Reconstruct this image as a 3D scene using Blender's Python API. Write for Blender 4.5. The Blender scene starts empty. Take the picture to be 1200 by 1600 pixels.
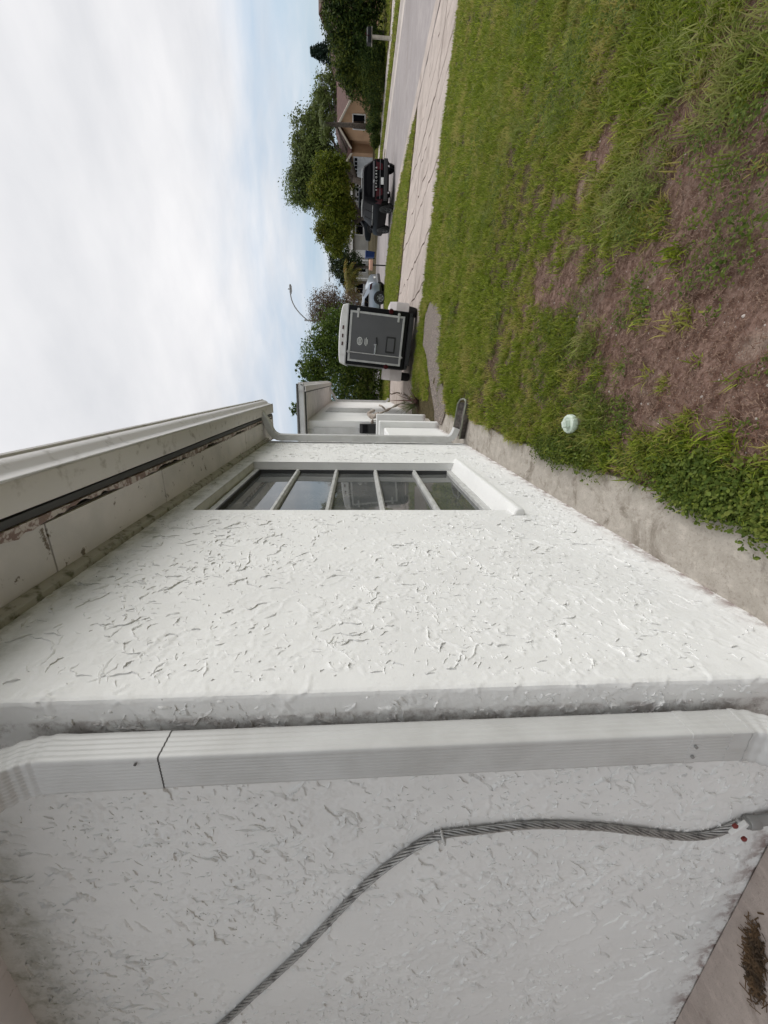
import bpy, bmesh, math, random
import numpy as np
from mathutils import Matrix, Vector, Euler
R = math.radians
rng = np.random.default_rng(7)
random.seed(7)
scn = bpy.context.scene
COL = scn.collection

# ------------------------------------------------------------------ camera
# phone ultra-wide held upright on its side: the picture lies turned a quarter
CAM_H, CAM_YAW, CAM_PITCH = 1.32, R(19.0), R(4.0)
fw = Vector((-math.sin(CAM_YAW) * math.cos(CAM_PITCH), math.cos(CAM_YAW) * math.cos(CAM_PITCH), -math.sin(CAM_PITCH)))
rt = Vector((math.cos(CAM_YAW), math.sin(CAM_YAW), 0))
up = rt.cross(fw)
cd = bpy.data.cameras.new('camera')
cam = bpy.data.objects.new('camera', cd)
COL.objects.link(cam)
m3 = Matrix((-up, rt, -fw)).transposed()
cam.matrix_world = Matrix.Translation((0, 0, CAM_H)) @ m3.to_4x4()
cd.sensor_fit = 'VERTICAL'
cd.sensor_height = 36.0
cd.lens = 13.5
cd.clip_start = 0.02
cd.clip_end = 2000
scn.camera = cam

# ------------------------------------------------------------------ sky, sun, exposure
SUN_EL, SUN_AZ = R(36), R(76)          # azimuth measured from +Y towards +X
w = bpy.data.worlds.new('World')
scn.world = w
w.use_nodes = True
nt = w.node_tree
nt.nodes.clear()
N = nt.nodes.new
out = N('ShaderNodeOutputWorld')
bg = N('ShaderNodeBackground')
bg.inputs['Strength'].default_value = 0.1
sky = N('ShaderNodeTexSky')
sky.sky_type = 'NISHITA'
sky.sun_disc = False
sky.sun_elevation = SUN_EL
sky.sun_rotation = SUN_AZ
sky.air_density = 1.0
sky.dust_density = 2.0
tc = N('ShaderNodeTexCoord')
sep = N('ShaderNodeSeparateXYZ')
nt.links.new(tc.outputs['Generated'], sep.inputs[0])
def wmath(op, a, b=None, clamp=False):
    n = N('ShaderNodeMath'); n.operation = op; n.use_clamp = clamp
    for i, v in enumerate((a, b)):
        if v is None: continue
        if isinstance(v, (int, float)): n.inputs[i].default_value = v
        else: nt.links.new(v, n.inputs[i])
    return n.outputs[0]
# flat cloud layer: direction projected on a plane overhead, streaky noise
zz = wmath('MAXIMUM', sep.outputs[2], 0.0)
zz = wmath('ADD', zz, 0.14)
cx = wmath('DIVIDE', sep.outputs[0], zz)
cy = wmath('DIVIDE', sep.outputs[1], zz)
comb = N('ShaderNodeCombineXYZ')
nt.links.new(cx, comb.inputs[0]); nt.links.new(cy, comb.inputs[1])
mp = N('ShaderNodeMapping')
mp.inputs['Rotation'].default_value = (0, 0, R(35))
mp.inputs['Scale'].default_value = (0.72, 0.95, 1)
nt.links.new(comb.outputs[0], mp.inputs[0])
n1 = N('ShaderNodeTexNoise'); n1.inputs['Scale'].default_value = 0.85
n1.inputs['Detail'].default_value = 8; n1.inputs['Roughness'].default_value = 0.55; n1.inputs['Distortion'].default_value = 0.4
nt.links.new(mp.outputs[0], n1.inputs['Vector'])
n2 = N('ShaderNodeTexNoise'); n2.inputs['Scale'].default_value = 1.5
n2.inputs['Detail'].default_value = 6; n2.inputs['Roughness'].default_value = 0.55
nt.links.new(mp.outputs[0], n2.inputs['Vector'])
el = N('ShaderNodeMapRange'); el.interpolation_type = 'SMOOTHSTEP'
el.inputs['From Min'].default_value = 0.02; el.inputs['From Max'].default_value = 0.42
el.inputs['To Min'].default_value = 0.0; el.inputs['To Max'].default_value = 0.62
nt.links.new(sep.outputs[2], el.inputs['Value'])
cm = wmath('ADD', n1.outputs['Fac'], el.outputs[0])
cr = N('ShaderNodeMapRange'); cr.interpolation_type = 'SMOOTHSTEP'
cr.inputs['From Min'].default_value = 0.40; cr.inputs['From Max'].default_value = 0.98
nt.links.new(cm, cr.inputs['Value'])
cc = N('ShaderNodeMix'); cc.data_type = 'RGBA'
cc.inputs['A'].default_value = (5.35, 5.42, 5.65, 1)
cc.inputs['B'].default_value = (6.9, 6.85, 6.95, 1)
n2r = N('ShaderNodeMapRange'); n2r.inputs['From Min'].default_value = 0.32; n2r.inputs['From Max'].default_value = 0.66
nt.links.new(n2.outputs['Fac'], n2r.inputs['Value'])
nt.links.new(n2r.outputs[0], cc.inputs['Factor'])
hz = N('ShaderNodeMix'); hz.data_type = 'RGBA'; hz.inputs['Factor'].default_value = 0.75
hz.inputs['B'].default_value = (3.0, 4.1, 5.35, 1)
nt.links.new(sky.outputs[0], hz.inputs['A'])
mx = N('ShaderNodeMix'); mx.data_type = 'RGBA'
nt.links.new(cr.outputs[0], mx.inputs['Factor'])
nt.links.new(hz.outputs['Result'], mx.inputs['A'])
nt.links.new(cc.outputs['Result'], mx.inputs['B'])
nt.links.new(mx.outputs['Result'], bg.inputs['Color'])
nt.links.new(bg.outputs[0], out.inputs[0])

sd = bpy.data.lights.new('sun', 'SUN')
sd.energy = 1.2
sd.angle = R(42)
sd.color = (1.0, 0.98, 0.95)
sun = bpy.data.objects.new('sun', sd)
COL.objects.link(sun)
sdir = Vector((math.sin(SUN_AZ) * math.cos(SUN_EL), math.cos(SUN_AZ) * math.cos(SUN_EL), math.sin(SUN_EL)))
sun.rotation_euler = sdir.to_track_quat('Z', 'Y').to_euler()
sun.location = (20, 10, 30)
vs = scn.view_settings
vs.view_transform = 'Standard'
vs.look = 'None'
vs.exposure = 0.48
vs.gamma = 1.0
vs.use_curve_mapping = False
scn.cycles.use_denoising = True
scn.cycles.max_bounces = 5
scn.cycles.diffuse_bounces = 3
scn.cycles.glossy_bounces = 3
scn.cycles.transmission_bounces = 3
scn.cycles.transparent_max_bounces = 4
scn.cycles.use_adaptive_sampling = True
scn.cycles.adaptive_threshold = 0.025

# ------------------------------------------------------------------ materials
def nodes(name):
    m = bpy.data.materials.new(name); m.use_nodes = True
    t = m.node_tree; b = t.nodes['Principled BSDF']
    return m, t, b
def nnoise(t, scale, detail=4, rough=0.55, coord='Object', dist=0.0, sc3=None):
    c = t.nodes.new('ShaderNodeTexCoord')
    n = t.nodes.new('ShaderNodeTexNoise')
    n.inputs['Scale'].default_value = scale; n.inputs['Detail'].default_value = detail
    n.inputs['Roughness'].default_value = rough; n.inputs['Distortion'].default_value = dist
    if sc3:
        mpn = t.nodes.new('ShaderNodeMapping'); mpn.inputs['Scale'].default_value = sc3
        t.links.new(c.outputs[coord], mpn.inputs[0]); t.links.new(mpn.outputs[0], n.inputs['Vector'])
    else:
        t.links.new(c.outputs[coord], n.inputs['Vector'])
    return n.outputs['Fac']
def mrange(t, v, a, b, c=0.0, d=1.0):
    n = t.nodes.new('ShaderNodeMapRange'); n.interpolation_type = 'SMOOTHSTEP'
    t.links.new(v, n.inputs['Value'])
    for k, x in zip(('From Min', 'From Max', 'To Min', 'To Max'), (a, b, c, d)): n.inputs[k].default_value = x
    return n.outputs[0]
def mixc(t, f, a, b, blend='MIX'):
    n = t.nodes.new('ShaderNodeMix'); n.data_type = 'RGBA'; n.blend_type = blend
    if isinstance(f, (int, float)): n.inputs['Factor'].default_value = f
    else: t.links.new(f, n.inputs['Factor'])
    for s, v in (('A', a), ('B', b)):
        if isinstance(v, tuple): n.inputs[s].default_value = (*v[:3], 1)
        else: t.links.new(v, n.inputs[s])
    return n.outputs['Result']
def mmath(t, op, a, b):
    n = t.nodes.new('ShaderNodeMath'); n.operation = op; n.use_clamp = False
    for i, v in enumerate((a, b)):
        if isinstance(v, (int, float)): n.inputs[i].default_value = v
        else: t.links.new(v, n.inputs[i])
    return n.outputs[0]
def bump(t, b, h, strength=0.3, dist=0.01, prev=None):
    n = t.nodes.new('ShaderNodeBump'); n.inputs['Strength'].default_value = strength; n.inputs['Distance'].default_value = dist
    t.links.new(h, n.inputs['Height'])
    if prev is not None: t.links.new(prev, n.inputs['Normal'])
    t.links.new(n.outputs[0], b.inputs['Normal'])
    return n.outputs[0]
def mat(name, col, rough=0.6, metal=0.0, col2=None, vs=4.0, lo=0.4, hi=0.65, bs=None, bstr=0.2, bdist=0.004, spec=0.5, coat=0.0, detail=5):
    m, t, b = nodes(name)
    b.inputs['Roughness'].default_value = rough; b.inputs['Metallic'].default_value = metal
    b.inputs['Specular IOR Level'].default_value = spec
    b.inputs['Coat Weight'].default_value = coat
    if col2 is None: col2 = tuple(c * 0.82 for c in col)
    f = mrange(t, nnoise(t, vs, detail), lo, hi)
    t.links.new(mixc(t, f, col, col2), b.inputs['Base Color'])
    if bs: bump(t, b, nnoise(t, bs, 4), bstr, bdist)
    return m
def leafmat(name, c1, c2, c3=None, trans=0.35, rough=0.5, vs=1.2, inst=False):
    m, t, b = nodes(name)
    oi = t.nodes.new('ShaderNodeObjectInfo')
    geo = t.nodes.new('ShaderNodeNewGeometry')
    f = mrange(t, geo.outputs['Random Per Island'], 0.0, 1.0)
    col = mixc(t, f, c1, c2)
    if c3:
        nz = t.nodes.new('ShaderNodeTexNoise'); nz.inputs['Scale'].default_value = vs; nz.inputs['Detail'].default_value = 5
        t.links.new(geo.outputs['Position'], nz.inputs['Vector'])
        f2 = mrange(t, mmath(t, 'ADD', mmath(t, 'MULTIPLY', oi.outputs['Random'] if inst else geo.outputs['Random Per Island'], 0.35), mmath(t, 'MULTIPLY', nz.outputs['Fac'], 0.9)), 0.60, 0.90)
        col = mixc(t, f2, col, c3)
    t.links.new(col, b.inputs['Base Color'])
    b.inputs['Roughness'].default_value = rough
    b.inputs['Specular IOR Level'].default_value = 0.12
    tr = t.nodes.new('ShaderNodeBsdfTranslucent')
    t.links.new(col, tr.inputs['Color'])
    ms = t.nodes.new('ShaderNodeMixShader'); ms.inputs[0].default_value = trans
    o = t.nodes['Material Output']
    t.links.new(b.outputs[0], ms.inputs[1]); t.links.new(tr.outputs[0], ms.inputs[2]); t.links.new(ms.outputs[0], o.inputs[0])
    return m

MT = {}
def stucco(name, mold=True):
    m, t, b = nodes(name)
    c = t.nodes.new('ShaderNodeTexCoord'); s = t.nodes.new('ShaderNodeSeparateXYZ')
    t.links.new(c.outputs['Object'], s.inputs[0])
    base = mixc(t, mrange(t, nnoise(t, 3.0, 5), 0.35, 0.7), (0.83, 0.828, 0.805), (0.785, 0.782, 0.76))
    drip = mrange(t, nnoise(t, 1.0, 6, 0.6, sc3=(16, 16, 0.9)), 0.52, 0.75)
    base = mixc(t, mmath(t, 'MULTIPLY', drip, 0.07), base, (0.45, 0.43, 0.38))
    if mold:
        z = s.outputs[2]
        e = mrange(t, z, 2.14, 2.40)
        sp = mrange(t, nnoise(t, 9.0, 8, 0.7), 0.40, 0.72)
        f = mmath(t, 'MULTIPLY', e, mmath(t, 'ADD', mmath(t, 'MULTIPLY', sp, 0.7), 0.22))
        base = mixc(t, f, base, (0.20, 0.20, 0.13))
        e2 = mrange(t, z, 0.10, -0.01)
        sp2 = mrange(t, nnoise(t, 14.0, 8, 0.7), 0.42, 0.62)
        base = mixc(t, mmath(t, 'MULTIPLY', e2, sp2), base, (0.30, 0.23, 0.21))
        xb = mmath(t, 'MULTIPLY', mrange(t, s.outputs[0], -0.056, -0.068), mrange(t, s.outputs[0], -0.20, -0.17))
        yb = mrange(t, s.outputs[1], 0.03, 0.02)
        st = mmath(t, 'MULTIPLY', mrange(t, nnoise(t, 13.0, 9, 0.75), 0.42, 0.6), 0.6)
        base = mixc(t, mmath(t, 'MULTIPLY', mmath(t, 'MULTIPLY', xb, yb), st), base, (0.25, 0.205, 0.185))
        # bare patches and specks where paint chipped
        ch = mrange(t, nnoise(t, 55.0, 3, 0.5), 0.735, 0.76)
        base = mixc(t, mmath(t, 'MULTIPLY', ch, 0.8), base, (0.25, 0.23, 0.2))
    t.links.new(base, b.inputs['Base Color'])
    b.inputs['Roughness'].default_value = 0.92
    b.inputs['Specular IOR Level'].default_value = 0.1
    p = bump(t, b, nnoise(t, 30.0, 6, 0.6), 0.25, 0.006)
    p = bump(t, b, nnoise(t, 260.0, 3, 0.6), 0.30, 0.0016, p)
    return m
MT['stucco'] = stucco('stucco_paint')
MT['white'] = mat('white_trim', (0.78, 0.775, 0.755), 0.5, col2=(0.66, 0.655, 0.63), vs=3, bs=60, bstr=0.1)
MT['alu'] = mat('painted_aluminium', (0.60, 0.60, 0.585), 0.42, col2=(0.48, 0.475, 0.455), vs=5, lo=0.35, hi=0.8, bs=25, bstr=0.06, bdist=0.004)
MT['alu_dirty'] = mat('gutter_aluminium', (0.66, 0.64, 0.625), 0.45, col2=(0.32, 0.29, 0.26), vs=16, lo=0.55, hi=0.8, detail=10)
MT['seam'] = mat('dark_seam', (0.10, 0.095, 0.09), 0.9)
def soffit_mat():
    m, t, b = nodes('soffit_paint')
    base = mixc(t, mrange(t, nnoise(t, 4.0, 6), 0.35, 0.7), (0.70, 0.66, 0.645), (0.58, 0.56, 0.55))
    base = mixc(t, mrange(t, nnoise(t, 13.0, 9, 0.72), 0.60, 0.66), base, (0.16, 0.13, 0.10))
    t.links.new(base, b.inputs['Base Color']); b.inputs['Roughness'].default_value = 0.7
    bump(t, b, nnoise(t, 40.0, 5), 0.25, 0.004)
    return m
MT['soffit'] = soffit_mat()
MT['peel'] = mat('peeling_wood', (0.24, 0.17, 0.15), 0.85, col2=(0.52, 0.47, 0.44), vs=34, lo=0.46, hi=0.54, bs=60, bstr=0.6, bdist=0.004)
MT['frieze'] = mat('mildewed_trim', (0.42, 0.41, 0.36), 0.7, col2=(0.13, 0.13, 0.085), vs=22, detail=10, lo=0.48, hi=0.68, bs=40, bstr=0.2)
def concrete(name, c1, c2, c3, s=6.0, speck=160.0, bd=0.003):
    m, t, b = nodes(name)
    base = mixc(t, mrange(t, nnoise(t, s, 8, 0.65), 0.3, 0.7), c1, c2)
    base = mixc(t, mrange(t, nnoise(t, s * 0.45, 9, 0.7, dist=0.6), 0.50, 0.66), base, c3)
    base = mixc(t, mmath(t, 'MULTIPLY', mrange(t, nnoise(t, speck, 2), 0.6, 0.75), 0.35), base, tuple(x * 0.45 for x in c1))
    base = mixc(t, mmath(t, 'MULTIPLY', mrange(t, nnoise(t, s * 1.6, 7, 0.7, sc3=(1.6, 1.0, 1)), 0.5, 0.64), 0.35), base, tuple(min(.75, x * 1.35) for x in c1))
    base = mixc(t, mmath(t, 'MULTIPLY', mrange(t, nnoise(t, s * 9, 8, 0.75), 0.52, 0.66), 0.5), base, c3)
    t.links.new(base, b.inputs['Base Color']); b.inputs['Roughness'].default_value = 0.88
    b.inputs['Specular IOR Level'].default_value = 0.25
    p = bump(t, b, nnoise(t, s * 2.2, 8, 0.7), 0.5, bd * 2)
    bump(t, b, nnoise(t, speck * 1.2, 3), 0.45, bd, p)
    return m
MT['strip'] = concrete('strip_concrete', (0.48, 0.44, 0.39), (0.37, 0.335, 0.29), (0.22, 0.19, 0.155), 9.0)
MT['patio'] = concrete('patio_concrete', (0.50, 0.435, 0.395), (0.42, 0.36, 0.325), (0.30, 0.25, 0.22), 7.0)
MT['drive'] = concrete('driveway_concrete', (0.50, 0.43, 0.385), (0.42, 0.36, 0.32), (0.33, 0.275, 0.24), 1.1, 60.0, 0.006)
MT['asphalt'] = concrete('street_asphalt', (0.36, 0.325, 0.315), (0.31, 0.28, 0.275), (0.28, 0.25, 0.24), 0.5, 45.0, 0.006)
MT['walk'] = concrete('walk_concrete', (0.60, 0.54, 0.49), (0.52, 0.46, 0.42), (0.45, 0.39, 0.35), 0.8, 60.0, 0.004)
def aggregate():
    m, t, b = nodes('exposed_aggregate')
    c = t.nodes.new('ShaderNodeTexCoord'); v = t.nodes.new('ShaderNodeTexVoronoi'); v.inputs['Scale'].default_value = 62
    t.links.new(c.outputs['Object'], v.inputs['Vector'])
    hs = t.nodes.new('ShaderNodeSeparateColor'); t.links.new(v.outputs['Color'], hs.inputs[0])
    base = mixc(t, hs.outputs[0], (0.17, 0.135, 0.11), (0.50, 0.42, 0.36))
    base = mixc(t, mrange(t, v.outputs['Distance'], 0.35, 0.6), base, (0.11, 0.09, 0.08))
    base = mixc(t, mrange(t, nnoise(t, 2.5, 6), 0.5, 0.7), base, (0.19, 0.16, 0.13))
    t.links.new(base, b.inputs['Base Color']); b.inputs['Roughness'].default_value = 0.85
    bump(t, b, mrange(t, v.outputs['Distance'], 0.7, 0.0), 0.8, 0.006)
    return m
MT['aggregate'] = aggregate()
def soil():
    m, t, b = nodes('soil_and_thatch')
    base = mixc(t, mrange(t, nnoise(t, 30.0, 8, 0.7), 0.35, 0.65), (0.12, 0.066, 0.048), (0.31, 0.205, 0.165))
    base = mixc(t, mrange(t, nnoise(t, 2.2, 6, 0.6), 0.53, 0.66), base, mixc(t, mrange(t, nnoise(t, 70.0, 5, 0.7), 0.4, 0.6), (0.44, 0.345, 0.285), (0.26, 0.19, 0.15)))
    base = mixc(t, mrange(t, nnoise(t, 160.0, 2), 0.64, 0.70), base, (0.42, 0.36, 0.31))
    # away from the bare corner the thatch colour takes in shade between blades
    c = t.nodes.new('ShaderNodeTexCoord'); s = t.nodes.new('ShaderNodeSeparateXYZ')
    t.links.new(c.outputs['Object'], s.inputs[0])
    vd = t.nodes.new('ShaderNodeVectorMath'); vd.operation = 'DISTANCE'; vd.inputs[1].default_value = (0.5, 1.7, 0)
    t.links.new(c.outputs['Object'], vd.inputs[0])
    yy = mmath(t, 'ADD', mmath(t, 'MULTIPLY', vd.outputs['Value'], 1.5), mmath(t, 'MULTIPLY', nnoise(t, 1.1, 5), 2.0))
    g1 = mixc(t, mrange(t, nnoise(t, 18.0, 8, 0.75), 0.35, 0.68), (0.040, 0.036, 0.014), (0.13, 0.098, 0.05))
    base = mixc(t, mrange(t, yy, 3.0, 4.6), base, g1)
    t.links.new(base, b.inputs['Base Color']); b.inputs['Roughness'].default_value = 0.95
    b.inputs['Specular IOR Level'].default_value = 0.15
    p = bump(t, b, nnoise(t, 22.0, 8, 0.75), 0.8, 0.02)
    bump(t, b, nnoise(t, 130.0, 4, 0.7), 0.7, 0.006, p)
    return m
MT['soil'] = soil()
MT['glass'] = mat('window_glass', (0.085, 0.09, 0.088), 0.02, spec=1.0, col2=(0.13, 0.132, 0.126), vs=3)
MT['frame'] = mat('window_aluminium', (0.56, 0.56, 0.54), 0.45, col2=(0.44, 0.44, 0.42), vs=14)
MT['frame_dark'] = mat('window_track', (0.06, 0.06, 0.06), 0.6)
MT['steel'] = mat('braided_steel', (0.42, 0.415, 0.40), 0.42, metal=0.55, col2=(0.16, 0.155, 0.15), vs=30, lo=0.45, hi=0.7)
MT['rustscrew'] = mat('rusty_screw', (0.20, 0.035, 0.03), 0.7)
MT['clear'] = mat('cloudy_plastic', (0.62, 0.62, 0.60), 0.25)
MT['pvc'] = mat('pale_pvc', (0.72, 0.80, 0.70), 0.35, col2=(0.50, 0.60, 0.51), vs=20)
MT['pvc_pipe'] = mat('dirty_pvc', (0.42, 0.40, 0.32), 0.6, col2=(0.25, 0.21, 0.16), vs=18)
MT['trough'] = mat('stained_trough', (0.055, 0.048, 0.042), 0.75, col2=(0.15, 0.13, 0.115), vs=14, bs=40, bstr=0.4)
MT['trough_rim'] = mat('trough_rim', (0.24, 0.25, 0.19), 0.7, col2=(0.15, 0.15, 0.12), vs=14)
MT['leafdirt'] = mat('leaf_litter', (0.12, 0.072, 0.035), 0.9, col2=(0.055, 0.036, 0.02), vs=20)
MT['roof'] = mat('grey_shingle', (0.12, 0.12, 0.115), 0.9, col2=(0.08, 0.08, 0.078), vs=20, bs=60, bstr=0.4)
MT['black'] = mat('black_paint', (0.007, 0.007, 0.008), 0.3, coat=0.1, spec=0.3)
MT['black_matt'] = mat('black_plastic', (0.018, 0.018, 0.018), 0.6)
MT['rubber'] = mat('tyre_rubber', (0.016, 0.016, 0.016), 0.8)
MT['rim'] = mat('alloy_rim', (0.35, 0.35, 0.36), 0.35, metal=0.8)
MT['rim_dark'] = mat('dark_rim', (0.07, 0.07, 0.075), 0.35, metal=0.6)
MT['chrome'] = mat('chrome', (0.65, 0.65, 0.66), 0.18, metal=0.9)
MT['redlens'] = mat('red_lens', (0.05, 0.003, 0.005), 0.25, spec=0.2)
MT['plate'] = mat('licence_plate', (0.72, 0.73, 0.70), 0.5)
MT['carglass'] = mat('tinted_glass', (0.004, 0.004, 0.005), 0.12, spec=0.03)
MT['silver'] = mat('silver_blue_paint', (0.30, 0.34, 0.39), 0.28, metal=0.45, coat=0.7, col2=(0.28, 0.32, 0.37))
MT['darkcar'] = mat('dark_slate_paint', (0.012, 0.016, 0.02), 0.3, coat=0.1, spec=0.3)
MT['suv'] = mat('black_car_paint', (0.008, 0.008, 0.009), 0.30, spec=0.02)
MT['greypanel'] = mat('grey_door_panel', (0.10, 0.10, 0.104), 0.38, col2=(0.09, 0.09, 0.094), vs=3, bs=6, bstr=0.05)
MT['alutrim'] = mat('bright_aluminium', (0.50, 0.50, 0.485), 0.45, metal=0.25, col2=(0.42, 0.42, 0.41), vs=8)
MT['fibre'] = mat('white_fibreglass', (0.74, 0.735, 0.72), 0.4, col2=(0.58, 0.56, 0.53), vs=6, lo=0.5, hi=0.8)
MT['fender'] = mat('dusty_white_fender', (0.82, 0.75, 0.73), 0.5, col2=(0.75, 0.68, 0.66), vs=6)
MT['bark'] = mat('tree_bark', (0.13, 0.105, 0.085), 0.95, col2=(0.07, 0.055, 0.045), vs=9, bs=14, bstr=0.8, bdist=0.03)
MT['post'] = mat('galvanised_post', (0.34, 0.34, 0.33), 0.5, metal=0.4)
MT['woodpost'] = mat('weathered_post', (0.42, 0.39, 0.33), 0.85, col2=(0.30, 0.27, 0.23), vs=9)
MT['pinkbox'] = mat('peach_mailbox_paint', (0.62, 0.36, 0.26), 0.6)
MT['blue'] = mat('blue_bin_plastic', (0.012, 0.045, 0.19), 0.45)
MT['peach'] = mat('peach_stucco', (0.50, 0.315, 0.19), 0.9, col2=(0.45, 0.28, 0.17), vs=1.5, bs=20, bstr=0.3)
MT['peach_dark'] = mat('brown_door_paint', (0.22, 0.11, 0.055), 0.7)
MT['brownroof'] = mat('brown_shingle', (0.135, 0.075, 0.065), 0.9, col2=(0.105, 0.06, 0.052), vs=3, bs=9, bstr=0.4)
MT['cream'] = mat('cream_fascia', (0.62, 0.55, 0.45), 0.6)
MT['gdoor'] = mat('white_garage_door', (0.66, 0.67, 0.69), 0.5)
MT['greywall'] = mat('grey_house_wall', (0.40, 0.385, 0.35), 0.9, col2=(0.33, 0.32, 0.29), vs=0.8)
MT['paleroof'] = mat('pale_grey_roof', (0.46, 0.43, 0.41), 0.85)
MT['bleached'] = mat('bleached_wood', (0.48, 0.42, 0.36), 0.85, col2=(0.30, 0.24, 0.2), vs=12)
for q_, v_ in (('suv', .18), ('carglass', .18), ('darkcar', .3), ('black', .4)):
    MT[q_].node_tree.nodes['Principled BSDF'].inputs['Specular Tint'].default_value = (v_, v_, v_, 1)
# plants
MT['grass'] = leafmat('lawn_grass_blades', (0.105, 0.16, 0.012), (0.40, 0.46, 0.060), (0.46, 0.40, 0.13), vs=1.6, inst=True)
MT['grass_long'] = leafmat('long_grass_blades', (0.12, 0.17, 0.030), (0.30, 0.35, 0.085), (0.38, 0.36, 0.14), inst=True)
MT['weed'] = leafmat('broad_weed_leaves', (0.065, 0.105, 0.018), (0.165, 0.215, 0.040), (0.20, 0.22, 0.045), trans=0.25, inst=True)
MT['thatch'] = leafmat('dead_thatch', (0.11, 0.058, 0.042), (0.34, 0.235, 0.175), (0.19, 0.10, 0.07), trans=0.1, inst=True)
MT['lf_dark'] = leafmat('dark_tree_leaves', (0.022, 0.038, 0.014), (0.055, 0.080, 0.026), (0.075, 0.085, 0.04), 0.25, vs=0.3)
MT['lf_olive'] = leafmat('olive_tree_leaves', (0.085, 0.11, 0.034), (0.20, 0.235, 0.075), (0.17, 0.23, 0.055), 0.25, vs=0.22)
MT['lf_yellow'] = leafmat('yellow_green_leaves', (0.075, 0.11, 0.012), (0.20, 0.23, 0.026), (0.20, 0.185, 0.03), 0.35, vs=0.4)
MT['lf_green'] = leafmat('fresh_green_leaves', (0.045, 0.08, 0.014), (0.12, 0.185, 0.034), (0.16, 0.19, 0.04), 0.3, vs=0.6)
MT['lf_red'] = leafmat('reddish_leaves', (0.12, 0.075, 0.055), (0.20, 0.14, 0.09), (0.085, 0.10, 0.04), 0.3, vs=0.9)
MT['lf_hedge'] = leafmat('hedge_leaves', (0.022, 0.045, 0.011), (0.065, 0.10, 0.022), (0.12, 0.145, 0.025), 0.25, vs=0.5)
MT['lf_palm'] = leafmat('palm_fronds', (0.14, 0.15, 0.03), (0.28, 0.25, 0.06), (0.30, 0.19, 0.05), 0.3, vs=0.9)
MT['lf_pine'] = leafmat('pine_needles', (0.016, 0.034, 0.022), (0.032, 0.055, 0.034), None, 0.15)
MT['lf_spike'] = leafmat('spiky_leaves', (0.10, 0.14, 0.055), (0.20, 0.22, 0.11), None, 0.25)
MT['lf_spike_red'] = leafmat('purple_spiky_leaves', (0.10, 0.055, 0.05), (0.20, 0.12, 0.10), None, 0.25)

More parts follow.
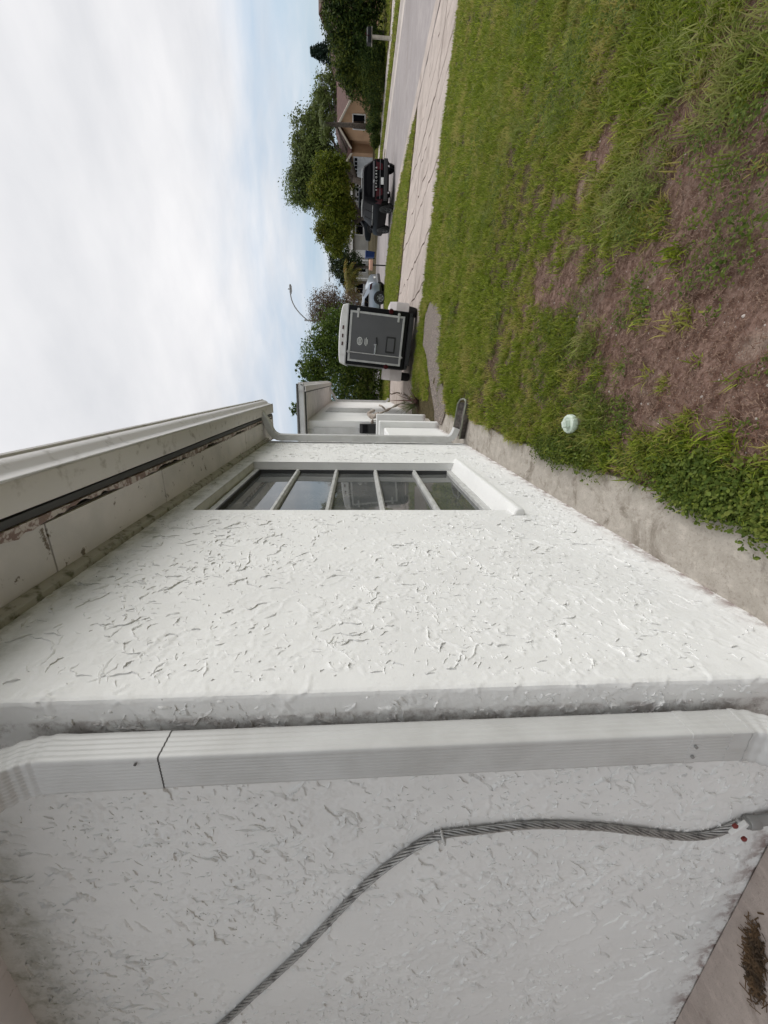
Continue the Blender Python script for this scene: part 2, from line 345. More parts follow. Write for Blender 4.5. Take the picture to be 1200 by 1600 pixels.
# ------------------------------------------------------------------ mesh builder
class MB:
    def __init__(s): s.v = []; s.f = []
    def add(s, v, f):
        o = len(s.v); s.v.extend([tuple(map(float, p)) for p in v]); s.f.extend([tuple(i + o for i in q) for q in f]); return s
    def box(s, x0, x1, y0, y1, z0, z1):
        v = [(x, y, z) for z in (z0, z1) for y in (y0, y1) for x in (x0, x1)]
        return s.add(v, [(0, 2, 3, 1), (4, 5, 7, 6), (0, 1, 5, 4), (2, 6, 7, 3), (0, 4, 6, 2), (1, 3, 7, 5)])
    def obox(s, c, size, rot=(0, 0, 0)):
        M = Euler(rot).to_matrix(); c = Vector(c)
        v = [M @ Vector((x * size[0] / 2, y * size[1] / 2, z * size[2] / 2)) + c for z in (-1, 1) for y in (-1, 1) for x in (-1, 1)]
        return s.add(v, [(0, 2, 3, 1), (4, 5, 7, 6), (0, 1, 5, 4), (2, 6, 7, 3), (0, 4, 6, 2), (1, 3, 7, 5)])
    def prism(s, poly, a0, a1, fn):
        """extrude a 2-D polygon along a: fn(u, v, a) -> xyz"""
        n = len(poly)
        v = [fn(u, w_, a0) for u, w_ in poly] + [fn(u, w_, a1) for u, w_ in poly]
        f = [(i, (i + 1) % n, n + (i + 1) % n, n + i) for i in range(n)]
        f += [tuple(range(n - 1, -1, -1)), tuple(range(n, 2 * n))]
        return s.add(v, f)
    def loft(s, rings, cap=True, closed=True):
        n = len(rings[0]); v = [p for r in rings for p in r]; f = []
        for k in range(len(rings) - 1):
            for i in range(n if closed else n - 1):
                j = (i + 1) % n
                f.append((k * n + i, k * n + j, (k + 1) * n + j, (k + 1) * n + i))
        if cap:
            f.append(tuple(range(n - 1, -1, -1))); f.append(tuple((len(rings) - 1) * n + i for i in range(n)))
        return s.add(v, f)
    def tube(s, path, rad, n=8, cap=True):
        P = [Vector(p) for p in path]; rings = []
        rr = rad if hasattr(rad, '__len__') else [rad] * len(P)
        prev = None
        for i, p in enumerate(P):
            t = (P[min(i + 1, len(P) - 1)] - P[max(i - 1, 0)]).normalized()
            if prev is None:
                a = Vector((0, 0, 1)) if abs(t.z) < 0.9 else Vector((1, 0, 0))
                u = t.cross(a).normalized()
            else:
                u = (prev - t * prev.dot(t)).normalized()
            prev = u; w_ = t.cross(u)
            rings.append([p + (u * math.cos(2 * math.pi * k / n) + w_ * math.sin(2 * math.pi * k / n)) * rr[i] for k in range(n)])
        return s.loft(rings, cap)
    def lathe(s, prof, c=(0, 0, 0), n=20, axis='z', cap=True):
        rings = []
        for r, h in prof:
            ring = []
            for k in range(n):
                a = 2 * math.pi * k / n; u, w_ = r * math.cos(a), r * math.sin(a)
                p = {'z': (u, w_, h), 'x': (h, u, w_), 'y': (w_, h, u)}[axis]
                ring.append((p[0] + c[0], p[1] + c[1], p[2] + c[2]))
            rings.append(ring)
        return s.loft(rings, cap)
    def build(s, name, m, parent=None, smooth=False, bevel=0.0, world=False, seg=2):
        me = bpy.data.meshes.new(name)
        v = s.v
        if world and parent is not None:
            l = parent.location; v = [(p[0] - l[0], p[1] - l[1], p[2] - l[2]) for p in v]
        me.from_pydata(v, [], s.f); me.update()
        me.materials.append(MT[m] if isinstance(m, str) else m)
        o = bpy.data.objects.new(name, me); COL.objects.link(o)
        if parent is not None: o.parent = parent
        if smooth:
            for p in me.polygons: p.use_smooth = True
            if smooth != 'all': me.set_sharp_from_angle(angle=R(40))
        if bevel > 0:
            b = o.modifiers.new('bevel', 'BEVEL'); b.width = bevel; b.segments = seg; b.limit_method = 'ANGLE'; b.angle_limit = R(35)
            b.harden_normals = False
        return o
def tag(o, label=None, cat=None, group=None, kind=None):
    if label: o['label'] = label
    if cat: o['category'] = cat
    if group: o['group'] = group
    if kind: o['kind'] = kind
    return o
def empty(name, loc, label, cat, group=None, rot=(0, 0, 0)):
    e = bpy.data.objects.new(name, None); COL.objects.link(e)
    e.location = loc; e.rotation_euler = rot; e.empty_display_size = 0.2
    return tag(e, label, cat, group)
def struct(name, mb, m, parent=None, **k):
    o = mb.build(name, m, parent, **k)
    if parent is None: o['kind'] = 'structure'
    return o
def fastmesh(name, V, F, m, parent=None, smooth=False):
    """V (n,3) array, F (k,c) array of equal-sized faces"""
    me = bpy.data.meshes.new(name)
    V = np.asarray(V, np.float32); F = np.asarray(F, np.int32)
    k, c = F.shape
    me.vertices.add(len(V)); me.vertices.foreach_set('co', V.ravel())
    me.loops.add(k * c); me.loops.foreach_set('vertex_index', F.ravel())
    me.polygons.add(k); me.polygons.foreach_set('loop_start', np.arange(0, k * c, c, dtype=np.int32))
    me.polygons.foreach_set('loop_total', np.full(k, c, np.int32))
    if smooth: me.polygons.foreach_set('use_smooth', np.ones(k, bool))
    me.materials.append(MT[m] if isinstance(m, str) else m)
    me.update(calc_edges=True); me.validate()
    o = bpy.data.objects.new(name, me)
    COL.objects.link(o)
    if parent is not None: o.parent = parent
    return o
# smooth value noise in numpy
def vnoise(x, y, s, seed=0):
    g = np.random.default_rng(1000 + seed).random((64, 64))
    x = np.asarray(x) * s + 17.3; y = np.asarray(y) * s + 9.1
    xi = np.floor(x).astype(int); yi = np.floor(y).astype(int); fx = x - xi; fy = y - yi
    fx = fx * fx * (3 - 2 * fx); fy = fy * fy * (3 - 2 * fy)
    a = g[xi % 64, yi % 64]; b = g[(xi + 1) % 64, yi % 64]; c = g[xi % 64, (yi + 1) % 64]; d = g[(xi + 1) % 64, (yi + 1) % 64]
    return (a * (1 - fx) + b * fx) * (1 - fy) + (c * (1 - fx) + d * fx) * fy

# ------------------------------------------------------------------ terrain and paving
NEAR_EDGE = [(8.6, -30), (8.6, 22), (8.3, 25.5), (7.9, 27.3), (6.85, 30.0), (5.1, 31.0), (2.0, 31.7), (-40, 34)]
FAR_EDGE = [(-40, 54), (0, 50.5), (8, 48.5), (12.2, 45.5), (14.4, 40), (15.2, 33), (15.2, -30)]
ROAD = NEAR_EDGE + FAR_EDGE
ROAD_Z = -0.655
def inpoly(x, y, poly):
    x = np.asarray(x, float); y = np.asarray(y, float); r = np.zeros(np.broadcast(x, y).shape, bool)
    n = len(poly)
    for i in range(n):
        (x1, y1), (x2, y2) = poly[i], poly[(i + 1) % n]
        if y1 == y2: continue
        c = ((y1 > y) != (y2 > y)) & (x < (x2 - x1) * (y - y1) / (y2 - y1) + x1)
        r ^= c
    return r
def sstep(t): t = np.clip(t, 0, 1); return t * t * (3 - 2 * t)
def gz(x, y):
    x = np.asarray(x, float); y = np.asarray(y, float)
    lawn = -0.08 * np.clip(x, 0, 8.2)
    t = sstep((y - 22) / 7.5)
    z = lawn * (1 - t) + (-0.635) * t
    t2 = sstep((x - 15.2) / 0.5)
    far = np.clip(-0.56 + 0.018 * (x - 15.4), -0.56, -0.2)
    z = z * (1 - t2) + far * t2
    t3 = sstep((y - 49) / 8) * (x < 15.2)
    return z * (1 - t3) + -0.45 * t3
def gnear(x, y):
    """lawn surface with its small lumps"""
    x = np.asarray(x, float); y = np.asarray(y, float)
    a = np.clip(1.5 - y / 9.0, 0.25, 1)
    return gz(x, y) + a * (0.022 * (vnoise(x, y, 2.1, 1) - 0.5) + 0.014 * (vnoise(x, y, 6.0, 2) - 0.5) + 0.006 * (vnoise(x, y, 15.0, 3) - 0.5)) + 0.012
def strip_edge(y):
    return -0.435 + 0.05 * (vnoise(np.asarray(y) * 0 + 3.1, y, 1.7, 4) - 0.5) + 0.03 * (vnoise(np.asarray(y) * 0, y, 7.0, 5) - 0.5)
xs = np.concatenate([[-90, -60, -40, -30], np.arange(-20, -1, 1.0), np.arange(-0.62, 2.6, 0.055), np.arange(2.6, 8.4, 0.3), [8.5, 8.6, 8.7], np.arange(9.2, 15, 0.7), [15.15, 15.3, 15.5], np.arange(16, 30, 0.9), np.arange(31, 60, 4), np.arange(65, 260, 25)])
ys = np.concatenate([[-60, -40, -25, -15, -8, -4, -2, -1], np.arange(-0.5, 4.2, 0.055), np.arange(4.25, 9.3, 0.2), [9.42, 9.5, 9.58], np.arange(10, 16, 0.6), [16.12, 16.2, 16.28], np.arange(16.6, 24, 0.5), np.arange(24, 52, 0.45), np.arange(53, 90, 3), np.arange(95, 400, 30)])
XX, YY = np.meshgrid(xs, ys, indexing='ij')
ZZ = gnear(XX, YY)
far_m = (XX > 8.6) | (YY > 9.4)
ZZ = np.where(far_m, gz(XX, YY) + 0.015 + 0.02 * (vnoise(XX, YY, 0.9, 6) - 0.5), ZZ)
DRIVE = (-3.2, 8.62, 9.5, 16.2)
under = inpoly(XX, YY, ROAD) | ((XX > -3.3) & (XX < 8.65) & (YY > 9.47) & (YY < 16.23))
under |= (YY < 6.0) & (XX < strip_edge(YY)) | (YY < 0.74) & (XX < -0.45)
ZZ = np.where(under, ZZ - 0.08, ZZ)
ZZ = np.where((XX < -0.9) & (YY < 18), -0.1, ZZ)
ni, nj = XX.shape
V = np.stack([XX, YY, ZZ], -1).reshape(-1, 3)
ii, jj = np.meshgrid(np.arange(ni - 1), np.arange(nj - 1), indexing='ij')
a = (ii * nj + jj).ravel()
F = np.stack([a, a + nj, a + nj + 1, a + 1], 1)
gr = fastmesh('ground', V, F, 'soil', smooth=True); gr['kind'] = 'structure'

st = MB(); st.add([(x, y, ROAD_Z) for x, y in ROAD], [tuple(range(len(ROAD)))])
street = struct('street', st, 'asphalt')
def wob(p, q, n, amp, seed):
    r_ = random.Random(seed); out_ = []
    for i in range(n + 1):
        t = i / n; x = p[0] * (1 - t) + q[0] * t; y = p[1] * (1 - t) + q[1] * t
        if 0 < i < n:
            d = math.hypot(q[0] - p[0], q[1] - p[1]) or 1
            k = r_.uniform(-amp, amp); x += -(q[1] - p[1]) / d * k; y += (q[0] - p[0]) / d * k
        out_.append((x, y))
    return out_
def shrink(poly, g_):
    cx_ = sum(p[0] for p in poly) / len(poly); cy_ = sum(p[1] for p in poly) / len(poly); r_ = []
    n = len(poly)
    for i in range(n):
        a_ = Vector((*poly[i - 1], 0)); b_ = Vector((*poly[i], 0)); c_ = Vector((*poly[(i + 1) % n], 0))
        t = (c_ - a_).normalized(); nn = Vector((-t.y, t.x, 0))
        if nn.dot(Vector((cx_, cy_, 0)) - b_) < 0: nn = -nn
        b2 = b_ + nn * g_; r_.append((b2.x, b2.y))
    return r_
def slab(parent, poly, ztop, th, m, gap, name='slab'):
    p = shrink(poly, gap)
    ar = sum(p[i - 1][0] * p[i][1] - p[i][0] * p[i - 1][1] for i in range(len(p)))
    if ar < 0: p = p[::-1]
    mb = MB(); n = len(p); dz = random.uniform(-0.004, 0.004)
    mb.add([(x, y, ztop(x, y) - th) for x, y in p] + [(x, y, ztop(x, y) + dz) for x, y in p],
           [(i, (i + 1) % n, n + (i + 1) % n, n + i) for i in range(n)] + [tuple(range(n, 2 * n))])
    return mb.build(name, m, parent)
# driveway: cracked concrete slabs bedded on earth
db = MB()
dz_ = lambda x, y: float(-0.08 * min(max(x, 0), 8.2))
db.add([(-3.2, 9.5, -0.05), (0, 9.5, -0.05), (8.2, 9.5, -0.706), (8.62, 9.5, -0.706), (8.62, 16.2, -0.706), (8.2, 16.2, -0.706), (0, 16.2, -0.05), (-3.2, 16.2, -0.05)],
       [(0, 1, 6, 7), (1, 2, 5, 6), (2, 3, 4, 5)])
drive = struct('driveway', db, 'leafdirt')
gx = [-3.2, -0.5, 2.0, 4.35, 5.8, 7.2, 8.6]
gy = [9.5, 11.35, 13.4, 16.2]
rr = random.Random(5)
G = [[(x + (rr.uniform(-.14, .14) if 0 < i < 6 else 0), y + (rr.uniform(-.12, .12) if 0 < j < 3 else 0)) for j, y in enumerate(gy)] for i, x in enumerate(gx)]
HE = [[wob(G[i][j], G[i + 1][j], 7, .035 if 0 < j < 3 else .05, 10 * i + j) for j in range(4)] for i in range(6)]
VE = [[wob(G[i][j], G[i][j + 1], 7, .05, 100 + 10 * i + j) for j in range(3)] for i in range(7)]
for i in range(6):
    for j in range(3):
        bot, rgt, top, lft = HE[i][j], VE[i + 1][j], HE[i][j + 1][::-1], VE[i][j][::-1]
        poly = bot[:-1] + rgt[:-1] + top[:-1] + lft[:-1]
        gp = 0.026 if j != 1 else 0.034
        if (i, j) in ((3, 1), (4, 0), (5, 1), (2, 2), (3, 2), (1, 1), (2, 0), (4, 2), (5, 0), (4, 1), (2, 1)):     # broken across
            n4 = 7
            k1, k2 = 3, n4 * 2 + 4
            cr_ = wob(poly[k1], poly[k2], 8, .08, 300 + i * 7 + j)
            slab(drive, poly[k1:k2 + 1] + cr_[::-1][1:-1], dz_, 0.1, 'drive', gp * .75)
            slab(drive, poly[k2:] + poly[:k1 + 1] + cr_[1:-1], dz_, 0.1, 'drive', gp * .75)
        else:
            slab(drive, poly, dz_, 0.1, 'drive', gp)
# gutter pan along the near side of the street, pieces
gp_ = MB(); gp_.add([(8.35, -12, -0.68), (9.1, -12, -0.68), (9.1, 24, -0.68), (8.35, 24, -0.68)], [(0, 1, 2, 3)])
pan = struct('gutter_pan', gp_, 'leafdirt')
yb = [-8, -2, 2, 5.5, 9.4, 12.6, 16.3, 20, 24]
for k in range(8):
    e1 = wob((8.62, yb[k]), (8.62, yb[k + 1]), 6, .03, 500 + k); e2 = wob((9.12, yb[k]), (9.12, yb[k + 1]), 6, .03, 520 + k)
    slab(pan, e1 + e2[::-1], lambda x, y: -0.648, 0.04, 'drive', 0.014)
# far side: kerb, verge, pavement
kb = MB(); kb.add([(14.7, -20, ROAD_Z - .01), (15.6, -20, ROAD_Z - .01), (15.6, 36, ROAD_Z - .01), (14.7, 36, ROAD_Z - .01)], [(0, 1, 2, 3)])
kerb = struct('kerb', kb, 'leafdirt')
for k in range(14):
    y0 = -10 + k * 3.2
    p_ = MB(); p_.prism([(14.72, -.70), (15.2, -.70), (15.5, -.70), (15.5, -.545), (15.3, -.54), (15.17, -.635), (14.72, -.647)], y0 + .015, y0 + 3.185, lambda u, v, a_: (u, a_, v))
    p_.build('kerb_stone', 'walk', kerb)
pw = MB(); pw.add([(17.0, -20, -.545), (18.5, -20, -.545), (18.5, 60, -.545), (17.0, 60, -.545)], [(0, 1, 2, 3)])
pav = struct('pavement', pw, 'leafdirt')
for k in range(28):
    y0 = -6 + k * 1.8
    p_ = MB(); p_.box(17.05, 18.4, y0 + .012, y0 + 1.788, -.6, -.49 + random.uniform(-.006, .006)); p_.build('paving_slab', 'walk', pav)
# concrete strip under the wall, patio round the corner, aggregate path
sy = np.concatenate([np.arange(0.74, 5.9, 0.06), [6.0]])
mb = MB()
cols = []
for y in sy:
    xe = float(strip_edge(y)) - 0.01
    cols.append([(-0.80, y, 0.004), (-0.62, y, 0.002 + .004 * random.random()), (-0.5, y, 0.0), (xe, y, -0.004), (xe + .006, y, -0.10)])
for k in range(len(cols) - 1):
    for i in range(4):
        mb.add([cols[k][i], cols[k][i + 1], cols[k + 1][i + 1], cols[k + 1][i]], [(0, 1, 2, 3)])
struct('concrete_strip', mb, 'strip', smooth=True)
pb = MB(); pb.add([(-8, -4, -.03), (-0.45, -4, -.03), (-0.45, 0.735, -.03), (-8, 0.735, -.03)], [(0, 1, 2, 3)])
patio = struct('patio', pb, 'leafdirt')
for (x0, x1) in ((-8, -3.62), (-3.6, -0.45)):
    for (y0, y1) in ((-4, -1.2), (-1.18, 0.737)):
        p_ = MB(); p_.box(x0, x1, y0, y1, -.09, 0.0); p_.build('slab', 'patio', patio, bevel=.004)
# aggregate path
PATH = [(-0.62, 6.0), (-0.36, 5.72), (-0.02, 6.15), (0.36, 6.72), (0.75, 6.80), (1.0, 6.9), (1.22, 7.1), (1.32, 7.5), (1.45, 8.3), (1.3, 8.75), (0.7, 8.55), (0.50, 8.0), (0.33, 7.75), (-0.05, 7.15), (-0.45, 6.62), (-0.66, 6.5)]
pp = []
for i in range(len(PATH)): pp += wob(PATH[i], PATH[(i + 1) % len(PATH)], 5, .02, 700 + i)[:-1]
slab(None, pp, lambda x, y: float(gz(x, y)) + 0.028, 0.12, 'aggregate', 0.0, 'aggregate_path')['kind'] = 'structure'
p_ = MB(); p_.box(-1.8, -0.36, 5.95, 7.95, -.1, 0.004); struct('porch_walk', p_, 'strip', bevel=.01)

# ------------------------------------------------------------------ the near house
WX, WY = -0.715, 0.74
house = empty('stucco_house', (WX, WY, 0), 'white stucco house with gutter, tall five pane window and two wings, filling the near side', 'house')
H = dict(parent=house, world=True)
def fbm(x, y, s, o, seed):
    r_ = 0.0; w_ = 0.0
    for k in range(o):
        a_ = .55 ** k; r_ = r_ + a_ * vnoise(x + 1.37 * k, y - .91 * k, s * 2 ** k, seed + k); w_ += a_
    return r_ / w_
def plaster(s, z):
    """skip-trowelled plaster: flat coats with torn jagged gaps and lifted lips"""
    u = s * .82 + z * .57; v = (-s * .57 + z * .82) * .72
    wu = u + .05 * (fbm(u, v, 7, 3, 200) - .5); wv = v + .05 * (fbm(u, v, 7, 3, 210) - .5)
    h = .005 * (fbm(s, z, 2.2, 3, 220) - .5)
    for (sc, wd, dp, lip, dec, ms, mt, sd) in ((6.0, .008, .0020, .0062, .045, 7.0, .50, 230), (12.0, .010, .0018, .0052, .05, 9.0, .49, 250), (26.0, .016, .0012, .0034, .07, 6.0, .48, 270), (48.0, .02, .0008, .0022, .08, 4.0, .52, 290)):
        n = fbm(wu, wv, sc, 5, sd) - .5
        m = sstep((fbm(wu, wv, ms, 3, sd + 10) - mt) / .05)
        gap = 1 - sstep(np.abs(n + wd * .5) / wd)
        lp = sstep(n / .004) * np.exp(-np.maximum(n, 0) / dec)
        h = h + m * (lip * lp - dp * gap)
    return h * np.where(s < 0, .70, .55)
S_ = lambda a_, b_, d_: np.arange(a_, b_, d_)
scols = np.unique(np.round(np.concatenate([S_(-4.2, -3.0, .06), S_(-3.0, -1.95, .009), S_(-1.95, -.012, .005), S_(-.012, .0121, .004), S_(.016, 1.369, .005), [1.372], S_(1.38, 2.71, .009), [2.718], S_(2.727, 3.925, .009), [3.93], S_(3.96, 6, .3)]), 4))
zrows = np.unique(np.round(np.concatenate([[-.06], S_(0, .415, .0055), [.42], S_(.4255, 2.24, .0055), [2.244], S_(2.2495, 2.42, .0055), [2.45]]), 4))
O0, O1, OZ0, OZ1 = 1.372, 2.718, 0.42, 2.244
SS, ZS = np.meshgrid(scols, zrows, indexing='ij')
hh = plaster(SS, ZS)
# die out at the window opening and bottom edge
dx_ = np.maximum(np.maximum(O0 - SS, SS - O1), 0); dz2 = np.maximum(np.maximum(OZ0 - ZS, ZS - OZ1), 0)
hh = hh * sstep(np.hypot(dx_, dz2) / .02) * np.where(SS > 3.94, 0, 1)
rc = .012
c_ = .005 * np.clip(1 - np.abs(SS) / rc, 0, 1) + .005 * (vnoise(SS * 0, ZS, 2.5, 23) - .5) * (np.abs(SS) < .1) * (1 - np.abs(SS) / .1) - .004 * (vnoise(SS * 0, ZS, 22.0, 24) - .5) * (np.abs(SS) < .02)
off = hh - c_
nx_ = np.clip((SS + rc) / (2 * rc), 0, 1); ny_ = -np.clip((rc - SS) / (2 * rc), 0, 1); ln = np.hypot(nx_, ny_); nx_, ny_ = nx_ / ln, ny_ / ln
px_ = WX + np.minimum(SS, 0) + nx_ * off; py_ = WY + np.clip(SS, 0, 3.93) + ny_ * off
px_ = np.where(SS > 3.93, WX - (SS - 3.93), px_)
V = np.stack([px_ - WX, py_ - WY, ZS], -1).reshape(-1, 3)
nj = len(zrows); ii, jj = np.meshgrid(np.arange(len(scols) - 1), np.arange(nj - 1), indexing='ij')
sm = (scols[ii] + scols[ii + 1]) / 2; zm = (zrows[jj] + zrows[jj + 1]) / 2
keep = ~((sm > O0) & (sm < O1) & (zm > OZ0) & (zm < OZ1))
a = (ii * nj + jj)[keep]
F = np.stack([a, a + nj, a + nj + 1, a + 1], 1)
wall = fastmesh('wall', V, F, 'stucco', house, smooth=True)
b_ = MB()
for (ya, yb_, za, zb) in ((.86, WY + O0, -.06, 2.44), (WY + O1, 4.66, -.06, 2.44), (WY + O0, WY + O1, -.06, OZ0), (WY + O0, WY + O1, OZ1, 2.44)): b_.box(-.86, WX - .0035, ya, yb_, za, zb)
b_.box(-4.9, -.735, WY + .012, .86, -.06, 2.44); b_.build('wall_core', 'stucco', **H)
# trowel ridges: thousands of torn plaster strokes standing proud of the wall
def ridges(n, a0, a1, b0, b1, lmin, lmax, wmin, wmax, hmin, hmax, bias, spread, holes=(), seed=0, cl=0.5):
    r_ = np.random.default_rng(seed); V = []; F = []; base = 0; made = 0
    while made < n:
        a_, b_ = r_.uniform(a0, a1), r_.uniform(b0, b1)
        if r_.random() > np.clip((vnoise(a_, b_, 5.0, seed + 30) * .6 + vnoise(a_, b_, 1.7, seed + 31) * .4 - cl) * 5 + .5, .06, 1): continue
        L = lmin + (lmax - lmin) * r_.random() ** 2.2
        k = max(3, int(L / 0.006)); k = min(k, 14)
        th = th0 = r_.normal(bias, spread); wd = r_.uniform(wmin, wmax) * (0.6 + L / lmax * .6); hh = r_.uniform(hmin, hmax)
        side = 1 if r_.random() < .75 else -1
        pts = []; ok = True; x, y = a_, b_
        for q in range(k + 1):
            pts.append((x, y, th)); th += r_.normal(0, .24) - .25 * (th - th0) + (r_.choice((-1, 1)) * r_.uniform(.5, 1.2) if r_.random() < .22 else 0); x += math.cos(th) * L / k; y += math.sin(th) * L / k
        for (x, y, _) in pts:
            if not (a0 < x < a1 and b0 < y < b1): ok = False
            for (h0, h1, g0, g1) in holes:
                if h0 < x < h1 and g0 < y < g1: ok = False
        if not ok: made += 1; continue
        for q, (x, y, t) in enumerate(pts):
            e = math.sin(math.pi * (q + .35) / (k + .7)); e = e ** .6
            hq = hh * e * r_.uniform(.55, 1.15); wq = wd * (.35 + .65 * e) * r_.uniform(.7, 1.2)
            nx, ny = -math.sin(t) * side, math.cos(t) * side
            for (o, z) in ((-1.7, -.0022), (-.05, hq), (.42, hq * .82), (.02, -.0022)):
                V.append((x + nx * wq * o, y + ny * wq * o, z))
        for q in range(k):
            for c in range(3):
                F.append((base + q * 4 + c, base + q * 4 + c + 1, base + q * 4 + 5 + c, base + q * 4 + 4 + c))
        base = len(V); made += 1
    return np.array(V), np.array(F)
def put_ridges(V, F, fn, name, parent):
    W = fn(V); o = fastmesh(name, W - np.array(parent.location), F, 'stucco', parent, smooth=True); o['kind'] = 'stuff'; return o
hole = [(2.05, 3.50, 0.28, 2.28)]
fm = lambda V: np.stack([WX + V[:, 2] + plaster(V[:, 0] - WY, V[:, 1]) * .9, V[:, 0], V[:, 1]], 1)
fl = lambda V: np.stack([V[:, 0], WY - V[:, 2] - plaster(V[:, 0] - WX, V[:, 1]) * .9, V[:, 1]], 1)
sets = [ridges(1700, .78, 4.62, .06, 2.36, .025, .13, .0020, .0040, .0036, .0078, 0.75, .6, hole, 1, .45),
        ridges(6500, .78, 4.62, .02, 2.36, .007, .035, .0013, .0026, .0020, .0044, 0.75, .75, hole, 2, .46)]
V = np.concatenate([sets[0][0], sets[1][0]]); F = np.concatenate([sets[0][1], sets[1][1] + len(sets[0][0])])
put_ridges(V, F, fm, 'trowel_ridges', house)
sets = [ridges(1300, -3.3, -.735, .06, 2.36, .025, .13, .0022, .0044, .0050, .0100, 1.1, .7, (), 3, .45),
        ridges(5200, -3.3, -.73, .02, 2.36, .007, .035, .0015, .0030, .0026, .0058, 1.0, .9, (), 4, .46)]
V = np.concatenate([sets[0][0], sets[1][0]]); F = np.concatenate([sets[0][1], sets[1][1] + len(sets[0][0])])
put_ridges(V, F, fl, 'trowel_ridges', house)
# window
win = MB()
y0, y1, z0, z1, xf = 2.125, 3.455, 0.45, 2.235, -0.800
for (ya, yb_, za, zb) in ((y0, y1, z1 - .045, z1), (y0, y1, z0, z0 + .05), (y0, y0 + .04, z0 + .05, z1 - .045), (y1 - .04, y1, z0 + .05, z1 - .045)):
    win.box(xf - .03, xf + .022, ya, yb_, za, zb)
window = win.build('window', 'frame', bevel=.004, **H)
W2 = dict(parent=window)
loc = Vector(house.location)
def wbuild(mb, name, m, **k):
    mb.v = [(p[0] - loc.x, p[1] - loc.y, p[2] - loc.z) for p in mb.v]; return mb.build(name, m, window, **k)
zr = [0.50, 0.800, 1.154, 1.505, 1.846, 2.19]
for k in range(1, 5):
    b_ = MB(); b_.prism([(xf - .024, zr[k] - .019), (xf + .014, zr[k] - .019), (xf + .030, zr[k] - .006), (xf + .030, zr[k] + .010), (xf + .010, zr[k] + .019), (xf - .024, zr[k] + .019)], y0 + .04, y1 - .04, lambda u, v, a_: (u, a_, v))
    wbuild(b_, 'rail', 'frame')
for k in range(5):
    tilt = (-.006, .004, -.003, .005, -.004)[k]
    b_ = MB(); za, zb = zr[k] - .006, zr[k + 1] + .006; xa, xb = xf - .006, xf - .006 + tilt * .4
    b_.add([(xa - .005, y0 + .03, za), (xa, y0 + .03, za), (xb, y0 + .03, zb), (xb - .005, y0 + .03, zb), (xa - .005, y1 - .03, za), (xa, y1 - .03, za), (xb + tilt * .2, y1 - .03, zb), (xb - .005 + tilt * .2, y1 - .03, zb)],
           [(0, 1, 2, 3), (7, 6, 5, 4), (1, 5, 6, 2), (0, 3, 7, 4), (3, 2, 6, 7), (0, 4, 5, 1)])
    wbuild(b_, 'pane', 'glass')
b_ = MB(); b_.box(xf - .028, xf + .026, y1 - .052, y1 - .041, z0 + .05, z1 - .045); b_.box(xf - .028, xf + .026, y0 + .04, y1 - .052, z1 - .058, z1 - .046); wbuild(b_, 'track', 'frame_dark')
b_ = MB(); b_.prism([(-.80, .36), (-.80, .452), (-.772, .449), (-.684, .412), (-.676, .402), (-.678, .372), (-.690, .362), (-.712, .358)], 2.02, 3.51, lambda u, v, a_: (u, a_, v))
b_.build('window_sill', 'stucco', bevel=.008, smooth=True, **H)
# eaves: frieze, soffit boards, peeling edge board, fascia, gutter
sof = MB(); sof.box(-.76, -.49, .49, 5.12, 2.412, 2.43); soffit = sof.build('soffit', 'seam', **H)
def sub(mb, name, m, parent, **k):
    mb.v = [(p[0] - loc.x, p[1] - loc.y, p[2] - loc.z) for p in mb.v]; return mb.build(name, m, parent, **k)
yb = [.49, 1.32, 2.16, 3.02, 3.83, 4.55, 5.12]
for k in range(6):
    b_ = MB(); dz = random.uniform(-.003, .002); b_.box(-.74, -.497, yb[k] + .002, yb[k + 1] - .002, 2.40 + dz, 2.415); sub(b_, 'soffit_board', 'soffit', soffit, bevel=.002)
xb2 = [-5.0, -3.9, -2.8, -1.75, -.76]
for k in range(4):
    b_ = MB(); b_.box(xb2[k] + .002, xb2[k + 1] - .002, .497, .78, 2.40 + random.uniform(-.003, .002), 2.415); sub(b_, 'soffit_board', 'soffit', soffit, bevel=.002)
b_ = MB(); b_.prism([(-.72, 2.30 + .06), (-.694, 2.365), (-.682, 2.40), (-.72, 2.40)], .70, 4.70, lambda u, v, a_: (u, a_, v)); b_.build('frieze', 'frieze', **H)
# wavy broken edge board
def peelboard(axis, a0, a1, inner, seed):
    r_ = random.Random(seed); n = int((a1 - a0) / .03); mb = MB(); top = []; 
    for k in range(n + 1):
        a_ = a0 + (a1 - a0) * k / n; wv = inner - .0 + (.012 * math.sin(a_ * 9) + r_.uniform(-.008, .008)) * 1.0
        top.append((a_, wv))
    for k in range(n):
        (a_, w1), (b2, w2) = top[k], top[k + 1]
        if axis == 'y': mb.add([(w1, a_, 2.3965), (-.465, a_, 2.394), (-.465, b2, 2.394), (w2, b2, 2.3965), (w1, a_, 2.42), (-.465, a_, 2.42), (-.465, b2, 2.42), (w2, b2, 2.42)], [(0, 3, 2, 1), (0, 1, 5, 4), (2, 3, 7, 6), (0, 4, 7, 3), (1, 2, 6, 5)])
    return mb
peelboard('y', .45, 5.12, -.488, 3).build('edge_board', 'peel', **H)
b_ = MB(); b_.box(-5, -.47, .455, .50, 2.394, 2.43); b_.build('edge_board', 'peel', **H)
b_ = MB(); b_.box(-.462, -.436, .44, 5.13, 2.402, 2.56); b_.build('fascia', 'frame_dark', **H)
b_ = MB(); b_.box(-5, -.462, .434, .452, 2.402, 2.56); b_.build('fascia', 'frame_dark', **H)
